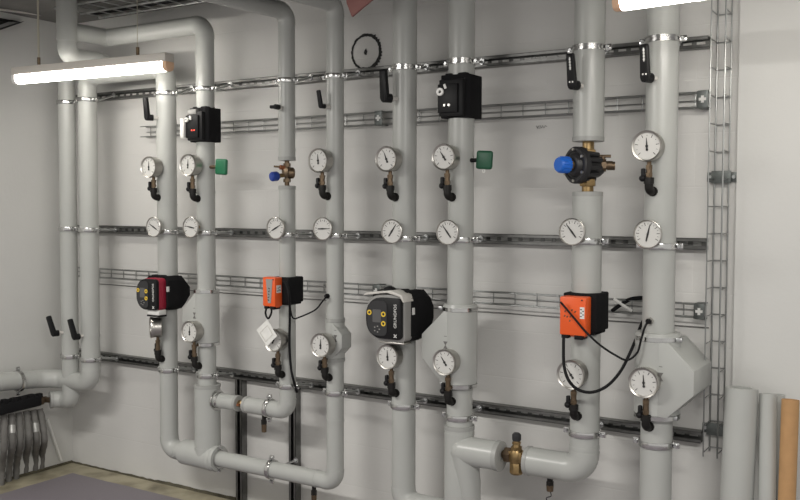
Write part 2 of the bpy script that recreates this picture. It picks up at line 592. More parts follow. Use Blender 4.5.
# ------------------------------------------------------------------ insulation boxes round the strainers
def shell(k, y0, y1, r, wing, side, label, mark=True, dy=0.06):
    z1, z0 = zp(k, y0), zp(k, y1)
    zc = (z0 + z1) / 2
    t = thing('insulation_box', label, 'insulation', (AX[k], YP, z0), group=None)
    o = V((AX[k], YP, z0))
    h = z1 - z0
    c = V((AX[k], YP, 0))
    mb = MB()
    mb.tube([c + ZV * z0, c + ZV * (z0 + .004), c + ZV * (z1 - .004), c + ZV * z1], [r - .004, r, r, r - .004], 44)
    mb.build('barrel', M['pvc'], t, o)
    w = wing
    e = r * .3
    cut = min(w - e, h * .34)
    poly = [(e, z0 + .002), (w - cut, z0 + .002), (w, z0 + cut), (w, z1 - cut), (w - cut, z1 - .002), (e, z1 - .002)]
    mb = MB()
    mb.prism(poly, V((AX[k], YP - r * .96, 0)), V((side, 0, 0)), ZV, V((0, r * 1.7 + dy, 0)), 0.0022)
    mb.build('wing', M['pvc'], t, o)
    for z in (z0 - .006, z1 + .006):
        MB().tube([c + ZV * (z - .0075), c + ZV * (z + .0075)], r + .0012, 44).build('strap', M['chrome'] if r > .05 else M['pvcs'], t, o)
    if r > .065:
        MB().tube([c + ZV * (z1 + .013), c + ZV * (z1 + .026)], [r * 1.0, r * .93], 44).build('collar', M['pvc'], t, o)
        for sx in (-1, 1):
            MB().box(c + V((side * r * 1.05 if sx > 0 else side * r * .9, -.03, z1 + .006 if sx > 0 else z0 - .006)), (.022, .016, .016), bev=.003).build('buckle', M['galv'], t, o)
    if mark:
        y = YP - r * .96 - .0006
        xm = AX[k] + side * (r * (.42 if k != '4' else .72))
        mb = MB()
        s = .010
        zz = zc + .012
        mb.prism([(-s, -s * 1.5), (s, -s * 1.5), (0.0012, 0), (-.0012, 0)], V((xm, y, zz)), XV, ZV, V((0, .0005, 0)))
        mb.prism([(-s, s * 1.5), (s, s * 1.5), (0.0012, 0), (-.0012, 0)], V((xm, y, zz)), XV, ZV, V((0, .0005, 0)))
        mb.box((xm, y, zz + .036), (.012, .0006, .0022))
        mb.build('valve_symbol', M['pencil'], t, o)
    return t


shell('2', 292, 342, .0615, .108, -1, 'winged insulation box on the fourth upright pipe beside the red-banded pump')
shell('4', 321, 358, .043, .066, 1, 'small diamond-winged insulation box on the sixth upright pipe', dy=0)
shell('6', 310, 383, .071, .142, -1, 'winged insulation box on the eighth upright pipe behind a pressure gauge')
shell('8', 339, 413, .081, .150, 1, 'large winged insulation box on the last upright pipe beside the wire ladder', dy=.10)


# ------------------------------------------------------------------ strut rails on the wall
def strut(label, x0, x1, z):
    t = thing('strut_rail', label, 'rail', (x0, 0, z), group='horizontal strut rails')
    L = x1 - x0
    mb = MB()
    a, d = .0205, .040
    mb.box((L / 2, -d / 2, a), (L, d, .002))
    mb.box((L / 2, -d / 2, -a), (L, d, .002))
    for sgn in (1, -1):
        mb.box((L / 2, -d + .001, sgn * (a - .005)), (L, .002, .011))
        mb.box((L / 2, -d + .005, sgn * (a - .0105)), (L, .008, .002))
        mb.box((L / 2, -.0012, sgn * .0135), (L, .002, .014))
    n = int(L / .05)
    for i in range(n + 1):
        mb.box((min(L - .008, i * .05 + .008), -.0012, 0), (.018, .002, .014))
    mb.build('channel', M['strut'], t)
    return t


Z1, Z2, Z3 = 2.13, 1.387, 0.663
RX1 = W(709.5, 43, -.02).x
strut('top perforated steel strut rail, above the gauges, behind the valve levers', .03, RX1, Z1)
strut('middle perforated steel strut rail, level with the row of round thermometers', .03, RX1 + .005, Z2)
strut('bottom perforated steel strut rail, below the pumps and lower gauges', .03, RX1, Z3)


def vstrut(label, x, z1):
    t = thing('wall_post', label, 'strut', (x, 0, 0), group=None)
    mb = MB()
    a, d = .0205, .040
    for sgn in (1, -1):
        mb.box((sgn * a, -d / 2, z1 / 2), (.002, d, z1))
        mb.box((sgn * (a - .0055), -d + .001, z1 / 2), (.013, .002, z1))
    mb.build('channel', M['strut'], t)
    MB().box((0, -.002, z1 / 2), (.04, .003, z1)).build('back_plate', M['dkgrey'], t)


vstrut('vertical steel channel standing behind the small brass valve on the stub', W(240, 440, -.03).x, Z3 - .022)
vstrut('vertical steel channel standing below the elbow of the fifth upright pipe', W(293.5, 440, -.03).x, Z3 - .022)


# ------------------------------------------------------------------ pipe clamps
def clamp_geo(t, r, axis, back, rodlen, double=False, bolts=True, rise=0.0):
    """ring about the local origin; axis = pipe axis, back = unit vector to the rail"""
    axis, back = V(axis), V(back)
    side = axis.cross(back).normalized()
    w = .021
    ins, out = r + .0004, r + .0042
    MB().lathe([(ins, -w / 2 + .002), (out - .001, -w / 2 + .002), (out - .001, w / 2 - .002), (ins, w / 2 - .002)], (0, 0, 0), axis, 40, True).build('rubber_lining', M['rubber'], t)
    mb = MB()
    o2 = out + .0016
    if double:
        for sg in (-1, 1):
            mb.lathe([(ins, sg * w / 2), (o2 + .001, sg * w / 2), (o2 + .001, sg * w / 4), (ins, sg * w / 4)], (0, 0, 0), axis, 40, True)
        mb.lathe([(ins, -w / 4), (o2 - .002, -w / 4), (o2 - .002, w / 4), (ins, w / 4)], (0, 0, 0), axis, 40, True)
    else:
        mb.lathe([(ins, -w / 2), (o2, -w / 2), (o2 + .001, -w / 4), (o2 + .001, w / 4), (o2, w / 2), (ins, w / 2)], (0, 0, 0), axis, 40, True)
    mb.build('band', M['chrome'], t)
    for sg in (-1, 1):
        c = side * sg * (out + .010)
        rm = Matrix((side, back, axis)).transposed()
        MB().box(c, (.024, .007, w), rm, .001).build('ear', M['chrome'], t)
        b = MB()
        b.cyl(c - back * .016, c - back * .004, .0065, seg=6)
        b.cyl(c - back * .006, c + back * .016, .0032, seg=10)
        b.build('bolt', M['galv'], t)
    if rodlen > r + .006:
        b = MB()
        b.cyl(back * (r + .002), back * (r + .020), .009, seg=6)
        up = axis * rise
        b.cyl(back * (r + .008), back * rodlen + up, .0055, seg=10)
        b.cyl(back * (rodlen - .006) + up, back * rodlen + up, .014, seg=6)
        b.build('threaded_rod', M['galv'], t)


CY = {'A': (101, 229, 357.5), 'B': (98.3, 230, 361), '1': (91.8, 232, 371.3), '2': (87.5, 233, 377), '3': (79.2, 235, 387.3), '4': (75, 236, 394.3), '5': (66, 239, 408.2), '6': (60, 240, 420), '7': (46, 241.5, 436.5), '8': (37.5, 246.5, 447.5)}


def clamp(k, z, r, lab, dbl=False, name='pipe_clamp'):
    zr = z
    py = CY[k][[Z1, Z2, Z3].index(z)]        # read off the front of the band
    z = zp(k, 207 + (py - 207) * (1 - r / 3.28))
    t = thing(name, lab, 'clamp', (AX[k], YP, z), group='pipe clamps on the strut rails')
    clamp_geo(t, r, (0, 0, 1), (0, 1, 0), -YP - .040, dbl, rise=zr - z)


rows = [(Z1, 'top'), (Z2, 'middle'), (Z3, 'bottom')]
for k in '1234578AB6':
    for z, nm in rows:
        r = RAD[k] + .0015
        if nm == 'bottom':
            if k == '2':
                r = .046
            if k == '7':
                r = .057
        if k in 'B1':
            r = .051 if not (k == '1' and nm == 'bottom') else .047
        if k == '7' and nm == 'top':
            r = .0588
        if nm == 'top' and k == '1' and False:
            continue
        clamp(k, z, r, 'zinc pipe clamp on the %s strut rail gripping the %s upright pipe from the corner' % (nm, ORD[k]), k in '5678' and nm == 'top')


def free_clamp(label, c, r, axis, back, rod=0):
    t = thing('pipe_clamp', label, 'clamp', c, group='pipe clamps on the low runs')
    clamp_geo(t, r, axis, back, rod)


free_clamp('zinc clamp with upright bolts on the short run beside the small brass valve', V((W(269.5, 408, YP).x, YP, z3b)), .0395, (1, 0, 0), (0, 1, 0), -YP - .04)
free_clamp('zinc clamp halfway along the long low horizontal run', V((W(272, 468, YP).x, YP, zl)), .0405, (1, 0, 0), (0, 1, 0), -YP - .04)
free_clamp('zinc clamp where the long low horizontal run enters the thick barrel', V((W(219, 461, YP).x, YP, zl)), .0405, (1, 0, 0), (0, 1, 0), 0)
free_clamp('zinc clamp on the horizontal pipe above the black manifold', WX(18, 381, .125), .0515, (0, 1, 0), (-1, 0, 0), .11)


# ------------------------------------------------------------------ round instruments
def dial_parts(t, r, y, needle, nticks, span, style, z=0.0):
    """face at local y, looking to -y; centre height z"""
    MB().cyl((0, y + .0005, z), (0, y - .001, z), r, seg=40).build('dial', M['dial'], t)
    mb = MB()
    for i in range(nticks):
        a = math.radians(-span + 2 * span * i / (nticks - 1))
        L = .011 if i % 2 == 0 else .005
        rm = Matrix.Rotation(a, 3, 'Y')
        mb.box(rm @ V((0, y - .0014, r * .80)) + V((0, 0, z)), (.0020 if L > .01 else .0011, .0008, L * r / .047), rm)
    mb.build('scale_marks', M['ink'], t)
    rm = Matrix.Rotation(math.radians(needle), 3, 'Y')
    mb = MB()
    q = lambda x, zz: rm @ V((x, 0, zz)) + V((0, y - .0022, z))
    if style == 'p':
        mb.prism([(-.0030, -r * .28), (.0030, -r * .28), (.0028, 0), (.0007, r * .62), (-.0007, r * .62), (-.0028, 0)], V((0, y - .0022, z)), rm @ XV, rm @ ZV, V((0, -.0012, 0)))
        mb.cyl((0, y - .002, z), (0, y - .0045, z), .0048, seg=16)
        if r > .03:
            c = rm @ V((0, 0, -r * .27)) + V((0, y - .0022, z))
            mb.cyl(c, c + V((0, -.0014, 0)), .0045, seg=14)
    else:
        mb.prism([(-.0022, -r * .55), (.0022, -r * .55), (.0034, 0), (.0006, r * .80), (-.0006, r * .80), (-.0034, 0)], V((0, y - .0022, z)), rm @ XV, rm @ ZV, V((0, -.0012, 0)))
        mb.cyl((0, y - .002, z), (0, y - .004, z), .0036, seg=14)
    mb.build('needle', M['ink'], t)


def gauge(k, px, py, ey, needle, label, rz=0.0, r=.053):
    """pressure gauge: centre of its face at (px, py), elbow into the pipe at height ey"""
    fy = YP - RAD[k] - .062
    c = W(px, py, fy)
    ze = W(px + 8, ey, fy).z
    o = V((c.x, fy + .034, ze))
    t = thing('pressure_gauge', label, 'gauge', o, rz, 'pressure gauges')
    h = c.z - ze
    ax_ = (V((AX[k], YP, 0)) - V((o.x, o.y, 0))) * .98
    path = sum([pp for _, pp in fillet([ax_, V((0, 0, 0)), V((0, 0, .042))], .018, 6)], [])
    if rz:
        m = Matrix.Rotation(-rz, 3, 'Z')
        path = sum([pp for _, pp in fillet([m @ ax_, V((0, 0, 0)), V((0, 0, .042))], .018, 6)], [])
    mb = MB()
    mb.tube(path, .0152, 14)
    mb.cyl((0, 0, .026), (0, 0, .048), .0178, seg=14)
    d = (path[0] - V((0, 0, 0))).normalized()
    mb.cyl(d * .024, d * .044, .0182, seg=14)
    mb.build('elbow', M['fitting'], t)
    hs = h - r
    mb = MB()
    mb.cyl((0, 0, .040), (0, 0, hs * .80), .0105, seg=14)
    mb.cyl((0, 0, .052), (0, 0, .064), .013, seg=6)
    mb.build('cock_body', M['bronze'], t)
    mb = MB()
    mb.cyl((0, 0, .058), (-.016, -.004, .058), .008, seg=12)
    mb.box((-.019, -.006, .060), (.014, .016, .040), bev=.004)
    mb.ball((-.021, -.007, .045), .012)
    lv = mb.build('cock_lever', M['black'], t)
    MB().cyl((-.024, -.007, .058), (-.0262, -.0075, .058), .0045, seg=10).build('lever_screw', M['galv'], lv)
    mb = MB()
    mb.cyl((0, 0, hs * .76), (0, 0, hs * .9), .0125, seg=6)
    mb.cyl((0, 0, hs * .9), (0, 0, hs + .012), .0078, seg=14)
    mb.build('stem', M['bronze'], t)
    mb = MB()
    mb.lathe([(0, .018), (r * .88, .018), (r * .94, .013), (r * .94, -.022), (r, -.023), (r, -.034), (r * .965, -.037), (r * .87, -.034), (r * .85, -.028), (0, -.028)], (0, 0, h), (0, 1, 0), 44)
    mb.build('case', M['steel'], t)
    dial_parts(t, r * .855, -.0285, needle, 11, 135, 'p', h)
    return t


def gl(k, row, extra=''):
    return 'steel pressure gauge, %s one on the %s upright pipe%s' % (row, ORD[k], extra)


gauge('1', 148.2, 167, 197.5, 2, gl('1', 'upper'))
gauge('2', 187.3, 165, 198.5, 4, gl('2', 'upper'))
gauge('4', 317.5, 160.5, 196, -4, gl('4', 'upper'))
gauge('5', 385.8, 159, 197, -22, gl('5', 'upper'))
gauge('6', 443.2, 157, 197, -35, gl('6', 'upper'))
gauge('8', 646.5, 146, 191, -4, gl('8', 'upper', ', above its thermometer'), r=.0545)
gauge('1', 152.5, 328, 361.5, 0, gl('1', 'lower', ', turned aside under the pump'), rz=-.65)
gauge('2', 189, 332, 368.5, 2, gl('2', 'lower'))
gauge('3', 273, 340.5, 377.5, 25, gl('3', 'only', ', half hidden by a white tag'))
gauge('4', 320, 345.5, 380.5, 2, gl('4', 'lower'))
gauge('5', 387, 357, 396.5, -3, gl('5', 'lower'))
gauge('6', 444, 362.5, 405, -35, gl('6', 'lower'))
gauge('7', 570.5, 375, 420, -35, gl('7', 'only', ', crossed by a black cable'), r=.055)
gauge('8', 643.3, 383, 431, -4, gl('8', 'lower', ', on the winged box'), r=.0545)


def thermo(k, px, py, needle):
    fy = YP - RAD[k] - .045
    c = W(px, py, fy)
    t = thing('dial_thermometer', 'round white dial thermometer in a steel rim on the %s upright pipe from the corner' % ORD[k], 'thermometer', c, 0, 'dial thermometers')
    r = .051
    MB().lathe([(0, .014), (r * .7, .014), (r * .97, .009), (r, .004), (r, -.001), (r * .95, -.003), (r * .91, 0), (r * .90, .004), (0, .004)], (0, 0, 0), (0, 1, 0), 44).build('case', M['steel'], t)
    dial_parts(t, r * .90, .0032, needle, 15, 120, 't')
    mb = MB()
    mb.cyl((0, .012, 0), (AX[k] - c.x, -fy + YP - RAD[k] * .6, 0), .009, seg=14)
    mb.build('stem', M['brass'], t)


for k, px, py, a in (('1', 153.3, 227, -62), ('2', 190.3, 227.2, -80), ('3', 275.3, 228.2, 62), ('4', 322.3, 228.8, 88), ('5', 391.5, 231.5, 35), ('6', 447.2, 232.5, -38), ('7', 571.8, 232, -38), ('8', 647.6, 234.3, 12)):
    thermo(k, px, py, a)


# ------------------------------------------------------------------ black valve levers
def lever(label, hub, top, k, mark=False, wid=.02):
    fy = YP - RAD[k] - .045
    H0, T0 = W(hub[0], hub[1], fy), W(top[0], top[1], fy - .012)
    t = thing('valve_lever', label, 'lever', H0, group='black valve levers')
    d = T0 - H0
    L = d.length
    mb = MB()
    ex = V((AX[k] - H0.x, YP - RAD[k] * .7 - H0.y, 0))
    mb.cyl(ex, ex * .30, .0085, seg=14)
    mb.cyl(ex * .5, ex * .36, .0125, seg=14)
    mb.build('spindle', M['lgrey'], t)
    zz = d.normalized()
    xx = (XV - zz * zz.x).normalized()
    yy = zz.cross(xx)
    mb = MB()
    mb.cyl(ex * .40, -ex.normalized() * wid * .2, wid * .50, seg=20)
    bar = [(-wid * .50, 0), (-wid * .42, L * .96), (-wid * .3, L), (wid * .3, L), (wid * .42, L * .96), (wid * .50, 0), (wid * .36, -wid * .36), (0, -wid * .5), (-wid * .36, -wid * .36)]
    mb.prism(bar, -yy * wid * .34 + V((0, 0, 0)), xx, zz, yy * wid * .6, wid * .14)
    mb.build('handle', M['black'], t)
    if mark:
        mb = MB()
        fr = -yy * wid * .345
        for i in range(9):
            mb.box(d * (.50 + .045 * i) + fr, (.004 + .003 * (i % 2), .0012, .0052))
        mb.box(d * .68 + fr, (.0022, .0012, L * .40))
        mb.build('printed_mark', M['print'], t)
        for sx in (-.0055, .0055):
            MB().box(d * .10 + V((sx, 0, 0)) + fr, (.005, .0012, .006)).build('rivet', M['print'], t)


lever('black valve lever pointing up beside the third upright pipe, below the lamp end', (147.5, 117.5), (145.5, 97), '1', wid=.031)
lever('small black lever seen end-on beside the fifth upright pipe', (276, 106.8), (270, 106.8), '3', wid=.024)
lever('thin black valve lever pointing up beside the sixth upright pipe', (321, 106), (318.5, 90), '4', wid=.021)
lever('large black valve lever pointing up beside the seventh upright pipe', (385, 98), (383.5, 70), '5', wid=.038)
lever('large black valve lever with white print beside the ninth upright pipe', (572.5, 85), (570.5, 53.5), '7', True, .035)
lever('large black valve lever with white print beside the last upright pipe', (645.5, 77.5), (644.5, 44), '8', True, .035)
lever('black valve lever pointing up between the first upright pipe and the corner', (54, 333.5), (48.5, 316), 'A', wid=.034)
lever('black valve lever pointing up between the first and second upright pipes', (75, 337), (70, 319), 'B', wid=.034)


# ------------------------------------------------------------------ pumps
def text_obj(s, size, m, parent, loc, rot, name='lettering'):
    c = bpy.data.curves.new(name, 'FONT')
    c.body = s
    c.size = size
    c.align_x = 'CENTER'
    c.align_y = 'CENTER'
    c.extrude = .0004
    c.materials.append(m)
    o = bpy.data.objects.new(name, c)
    COL.objects.link(o)
    bpy.context.view_layer.update()
    me = bpy.data.meshes.new_from_object(o.evaluated_get(bpy.context.evaluated_depsgraph_get()))
    bpy.data.objects.remove(o)
    o = bpy.data.objects.new(name, me)
    COL.objects.link(o)
    o.parent = parent
    o.location = loc
    o.rotation_euler = rot
    o['kind'] = 'stuff'
    return o


def rrect(w, h, r, n=6, left_round=None):
    """outline, counter-clockwise; the left corners may take a larger radius"""
    lr = left_round or r
    pts = []
    for cx, cz, rr, a0 in ((w / 2 - r, h / 2 - r, r, 0), (-w / 2 + lr, h / 2 - lr, lr, 90), (-w / 2 + lr, -h / 2 + lr, lr, 180), (w / 2 - r, -h / 2 + r, r, 270)):
        for i in range(n + 1):
            a = math.radians(a0 + 90 * i / n)
            pts.append((cx + rr * math.cos(a), cz + rr * math.sin(a)))
    return pts


def pump(k, fpx, fpy, s, sh, band, label, depth, back, wrap=False):
    """s = height of the head, sh = height of the shell; face centre at (fpx, fpy)"""
    fy = YP - depth
    c = W(fpx, fpy, fy)
    o = V((AX[k], YP, c.z))
    dx = c.x - AX[k]
    t = thing('circulation_pump', label, 'pump', o, 0, 'circulation pumps')
    w = s * (.98 if wrap else .90)
    y0 = -depth
    oct_ = lambda a, b, ch: [(a, -b + ch), (a, b - ch), (a - ch, b), (-a + ch, b), (-a, b - ch), (-a, -b + ch), (-a + ch, -b), (a - ch, -b)]
    secs = [(y0 + .068, sh * .45, sh * .49, sh * .12), (-.005, sh * .47, sh * .50, sh * .12), (back * .45, sh * .47, sh * .48, sh * .16), (back, sh * .36, sh * .22, sh * .10)]
    mb = MB()
    rings = []
    for (yy, a, b, ch) in secs:
        f_ = max(0, min(1, -yy / depth))
        rings.append([mb.bm.verts.new((x + dx * f_, yy, z + sh * .02)) for x, z in oct_(a, b, ch)])
    for r0, r1 in zip(rings, rings[1:]):
        for i in range(8):
            mb.bm.faces.new((r0[i], r0[(i + 1) % 8], r1[(i + 1) % 8], r1[i]))
    mb.bm.faces.new(rings[0])
    mb.bm.faces.new(rings[-1][::-1])
    mb.build('insulation_shell', M['foam'], t)
    mb = MB()
    mb.prism(rrect(w, s * .96, s * .10, 6, s * .40), (dx, y0 + .004, 0), XV, ZV, V((0, .020, 0)), .004)
    mb.build('control_head', M['black'], t)
    mb = MB()
    k_ = 1.0 if not wrap else 1.10
    mb.prism(rrect(w * k_, s * k_, s * .12, 6, s * .40), (dx, y0 + .022, 0), XV, ZV, V((0, .047 if not wrap else .055, 0)), .003)
    b = mb.build('motor_band', band, t)
    # keypad
    mb = MB()
    mb.prism(rrect(w * .56, s * .82, s * .12, 6, s * .28), (dx - w * .17, y0 + .0035, 0), XV, ZV, V((0, -.0015, 0)))
    kp = mb.build('keypad', M['dkgrey'], t)
    MB().prism(rrect(w * .24, s * .30, .004, 3), (dx - w * .17, y0 + .0018, s * .05), XV, ZV, V((0, -.001, 0))).build('screen', M['dscreen'], kp)
    for bx_, bz in ((-.38, .12), (.02, .10), (.02, -.12)):
        MB().lathe([(s * .033, 0), (s * .062, 0), (s * .062, -.0022), (s * .033, -.0022)], (dx + w * bx_, y0 + .002, s * bz), (0, 1, 0), 20, True).build('button', M['yellow'], kp)
    mb = MB()
    for i in range(5):
        a = i * 2 * PI / 5
        mb.box((dx - w * .17 + math.cos(a) * s * .07, y0 + .0018, -s * .26 + math.sin(a) * s * .07), (s * .035, .001, s * .025))
    mb.build('key_marks', M['mgrey'], kp)
    text_obj('GRUNDFOS', s * .105, M['print'], t, (dx + w * .345, y0 + .0034, s * .07), (PI / 2, -PI / 2, 0))
    mb = MB()
    for sg in (-1, 1):
        mb.box((dx + w * .345, y0 + .0034, -s * .39), (s * .105, .001, s * .02), Matrix.Rotation(sg * PI / 4, 3, 'Y'))
    mb.build('emblem', M['print'], t)
    # connectors
    mb = MB()
    mb.box((dx * .5, y0 * .25, sh * .52), (s * .50, depth * .5, s * .05), bev=.004)
    mb.build('cable_gland', M['rubber'], t)
    MB().box((sh * .455 + dx * .5, y0 * .5, s * .16), (.006, depth * .10, s * .16)).build('side_label', M['print'], t)
    return t, dx, y0, s, w


t, dx, y0, s, w = pump('1', 145.5, 294.5, .160, .172, M['red'], 'black circulation pump with a dark red band on the third upright pipe', .135, .092)
MB().box((dx + .03, y0 + .045, -s * .56), (.080, .05, .026), bev=.003).build('white_tag', M['paper'], t)
MB().box((dx + .03, y0 + .045, -s * .56 - .017), (.083, .052, .008)).build('tag_edge', M['black'], t)
t, dx, y0, s, w = pump('5', 382.5, 318.5, .176, .212, M['mgrey'], 'larger black circulation pump with a grey band and pale wrap on the seventh upright pipe', .165, .118, wrap=True)
mb = MB()
mb.prism([(-w * .60, s * .50), (-w * .50, s * .58), (w * .2, s * .66), (w * .52, s * .56), (w * .58, s * .40), (w * .54, s * .40), (w * .46, s * .52), (w * .1, s * .60), (-w * .45, s * .53)], (dx, y0 + .006, 0), XV, ZV, V((0, .075, 0)), .002)
mb.build('plastic_wrap', M['lgrey'], t)
MB().ball((dx + w * .02, y0 + .05, s * .64), .022, (1.3, 1, .8)).build('plug_cap', M['rubber'], t)
MB().box((dx + w * .18, y0 + .05, -s * .575), (w * .7, .06, .008), None, .003).build('lower_lip', M['steel'], t)


# ------------------------------------------------------------------ actuators
def black_actuator(k, z0, z1, label, a, b, white=True):
    z = (z0 + z1) / 2
    h = z1 - z0
    t = thing('black_actuator', label, 'actuator', (AX[k], YP, z), 0, 'black valve actuators')
    MB().prism([(-a, -b), (a * .72, -b), (a, -b * .72), (a, b), (-a, b)], (0, 0, -h / 2), XV, V((0, 1, 0)), V((0, 0, h)), .004).build('insulation_shell', M['foam'], t)
    MB().box((0, -b * .2, h * .505), (a * 1.5, b * 1.4, .012), bev=.004).build('top_collar', M['rubber'], t)
    MB().box((-a * .10, -b - .006, -h * .04), (a * 1.7, .03, h * .84), bev=.005).build('gearbox', M['black'], t)
    hd = MB().box((-a * .25, -b - .022, -h * .06), (a * 1.4, .02, h * .66), bev=.004).build('motor_cover', M['black'], t)
    if white:
        MB().box((-a * .35, -b - .016, h * .37), (a * 1.0, .02, h * .15), bev=.003).build('grey_block', M['mgrey'], t)
        MB().box((-a - .008, -b - .034, -h * .10), (.024, .022, h * .56), bev=.002).build('white_plate', M['white'], t)
        MB().lathe([(.005, 0), (.011, 0), (.011, -.010), (.005, -.010)], (-.040, -b - .032, h * .14), (0, 1, 0), 20, True).build('dial_ring', M['white'], t)
        MB().box((-.018, -b - .033, h * .19), (.008, .012, .022), Matrix.Rotation(-.3, 3, 'Y'), .002).build('selector', M['white'], t)
        for x in (-.012, .004):
            MB().ball((x, -b - .032, -h * .17), .004).build('indicator_light', M['led'], t)
    else:
        MB().lathe([(.006, 0), (.0155, 0), (.0155, -.008), (.006, -.008)], (-.046, -b - .032, h * .09), (0, 1, 0), 24, True).build('dial_ring', M['white'], t)
        MB().box((-.026, -b - .032, h * .21), (.011, .006, .020), Matrix.Rotation(-.4, 3, 'Y'), .002).build('selector', M['white'], t)
        for x in (-.028, -.008):
            MB().cyl((x, -b - .030, -h * .22), (x, -b - .0345, -h * .22), .0052, seg=14).build('screw', M['steel'], t)
        MB().box((a * .72, -b - .0015, 0), (.003, .003, h * .8)).build('shell_joint', M['dkgrey'], t)


black_actuator('2', zp('2', 142.5), zp('2', 108.5), 'black actuator with a white plate on the fourth upright pipe', .058, .048)
black_actuator('6', zp('6', 119), zp('6', 76), 'big black actuator with a white ring on the eighth upright pipe', .064, .0575, False)


def orange_actuator(k, box_y, face, label, a, b, dpt, tilt=0.0, stripe=True):
    z0, z1 = zp(k, box_y[1]), zp(k, box_y[0])
    z, h = (z0 + z1) / 2, z1 - z0
    t = thing('orange_actuator', label, 'actuator', (AX[k], YP, z), 0, 'orange valve actuators')
    ch = a * .35
    MB().prism([(-a, -b), (a, -b), (a, b), (-a, b)], (0, 0, -h / 2 + h * .08), XV, V((0, 1, 0)), V((0, 0, h * .92)), .006).build('valve_shell', M['foam'], t)
    MB().box((0, 0, -h / 2 + h * .05), (a * 1.75, b * 1.75, h * .10), bev=.006).build('shell_foot', M['foam'], t)
    fx0, fy0, fx1, fy1 = face
    fy = YP - b - dpt
    A_, B_ = W(fx0, fy0, fy), W(fx1, fy1, fy)
    cx, cz = (A_.x + B_.x) / 2 - AX[k], (A_.z + B_.z) / 2 - z
    w, hh = B_.x - A_.x, A_.z - B_.z
    yb = -b
    rm = Matrix.Rotation(tilt, 3, 'Y')
    mb = MB()
    mb.box((cx, yb - dpt / 2, cz), (w, dpt, hh), rm, .005)
    mb.box((cx + w * .12, yb - dpt * .42, cz - hh * .515), (w * .55, dpt * .6, hh * .07), rm, .003)
    body = mb.build('motor_body', M['orange'], t)
    fyl = yb - dpt - .0006
    if stripe:
        MB().prism([(-w * .22, hh * .44), (w * .32, hh * .44), (w * .18, -hh * .38), (-w * .05, -hh * .38)], (cx, fyl, cz), XV, ZV, V((0, -.0012, 0))).build('grey_panel', M['mgrey'], body)
        mb = MB()
        for i in range(5):
            mb.box((cx + w * .05 - i * .001, fyl - .0016, cz + hh * (.12 - i * .10)), (w * .12, .001, hh * .03), Matrix.Rotation(.6 * (-1) ** i, 3, 'Y'))
        mb.build('panel_print', M['ink'], body)
        MB().box((cx + w / 2 + .0006, yb - dpt * .5, cz + hh * .1), (.0012, dpt * .6, hh * .26)).build('white_sticker', M['paper'], body)
        mb = MB()
        for i, (ya, za) in enumerate(((-.12, .06), (.1, .03), (-.02, -.03), (.14, -.06), (-.16, -.05))):
            mb.box((cx + w / 2 + .0014, yb - dpt * (.5 + ya), cz + hh * (.1 + za)), (.0006, dpt * .12, hh * .035), Matrix.Rotation(.5, 3, 'X'))
        mb.build('sticker_print', M['ink'], body)
    else:
        MB().box((cx + w * .37, fyl, cz + hh * .10), (w * .17, .0012, hh * .30), rm).build('white_sticker', M['paper'], body)
        mb = MB()
        for i in range(5):
            mb.box((cx + w * .37 + w * .04 * ((i % 2) * 2 - 1), fyl - .001, cz + hh * (.19 - i * .045)), (w * .06, .001, hh * .022), rm)
        mb.build('sticker_print', M['ink'], body)
        mb = MB()
        for i, (xa, za) in enumerate(((-.3, 0), (-.2, -.02), (-.08, -.01), (.02, -.03), (-.02, .16), (.1, .12), (-.28, .12), (-.1, -.12))):
            mb.box((cx + w * xa, fyl, cz + hh * za), (w * .045, .001, hh * .05), Matrix.Rotation(.4, 3, 'Y'))
        mb.build('moulded_marks', M['bronze'], body)
    for bc, bs in (((cx - w * .32, yb - dpt * .6, cz - hh * .5), (w * .26, dpt * .6, hh * .19)), ((cx + w * .22, yb - dpt * .5, cz - hh * .53), (w * .32, dpt * .9, hh * .15)), ((cx - w * .5, yb - dpt * .6, cz + hh * .37), (w * .14, dpt * .2, hh * .05))):
        MB().box(bc, bs, bev=.002).build('cable_entry', M['black'], t)
    MB().cyl((cx + w * .36, fyl, cz + hh * .43), (cx + w * .36, fyl - .002, cz + hh * .43), .003, seg=12).build('screw', M['ink'], t)
    return t


orange_actuator('3', (276.5, 304), (262.5, 277, 275, 307), 'orange actuator with a grey panel and black shell on the fifth upright pipe', .052, .056, .052)
orange_actuator('7', (292, 333), (559.8, 296.3, 585.3, 336.6), 'orange actuator with a white sticker and black shell on the ninth upright pipe', .066, .066, .058, stripe=False)

# ------------------------------------------------------------------ valves
# blue-capped control valve on the ninth pipe
zc = zp('7', 165.5)
t = thing('control_valve', 'black diaphragm valve with a bright blue cap and brass unions on the ninth upright pipe', 'valve', (AX['7'], YP, zc))
z_t, z_b = zp('7', 141.5) - zc, zp('7', 192) - zc
mb = MB()
mb.cyl((0, 0, z_b), (0, 0, z_t), .022, seg=24)
mb.build('brass_tail', M['brass'], t)
for zz in (z_t - .045, z_b + .035):
    MB().lathe([(.018, -.014), (.030, -.014), (.032, -.010), (.032, .010), (.030, .014), (.018, .014)], (0, 0, zz), (0, 0, 1), 6, True).build('union_nut', M['brass'], t)
d = V((-math.sin(math.radians(30)), -math.cos(math.radians(30)), 0.0))
mb = MB()
mb.lathe([(0, -.060), (.034, -.060), (.046, -.040), (.048, .0), (.044, .036), (0, .036)], (0, 0, 0), d, 28)
mb.build('body', M['valveblk'], t)
mb = MB()
mb.lathe([(0, .034), (.063, .034), (.069, .040), (.069, .060), (.063, .066), (.054, .066), (.050, .062), (.046, .062), (.038, .076), (.030, .080), (0, .080)], (0, 0, 0), d, 36)
fl = mb.build('diaphragm_flange', M['valveblk'], t)
u_ = d.cross(ZV).normalized()
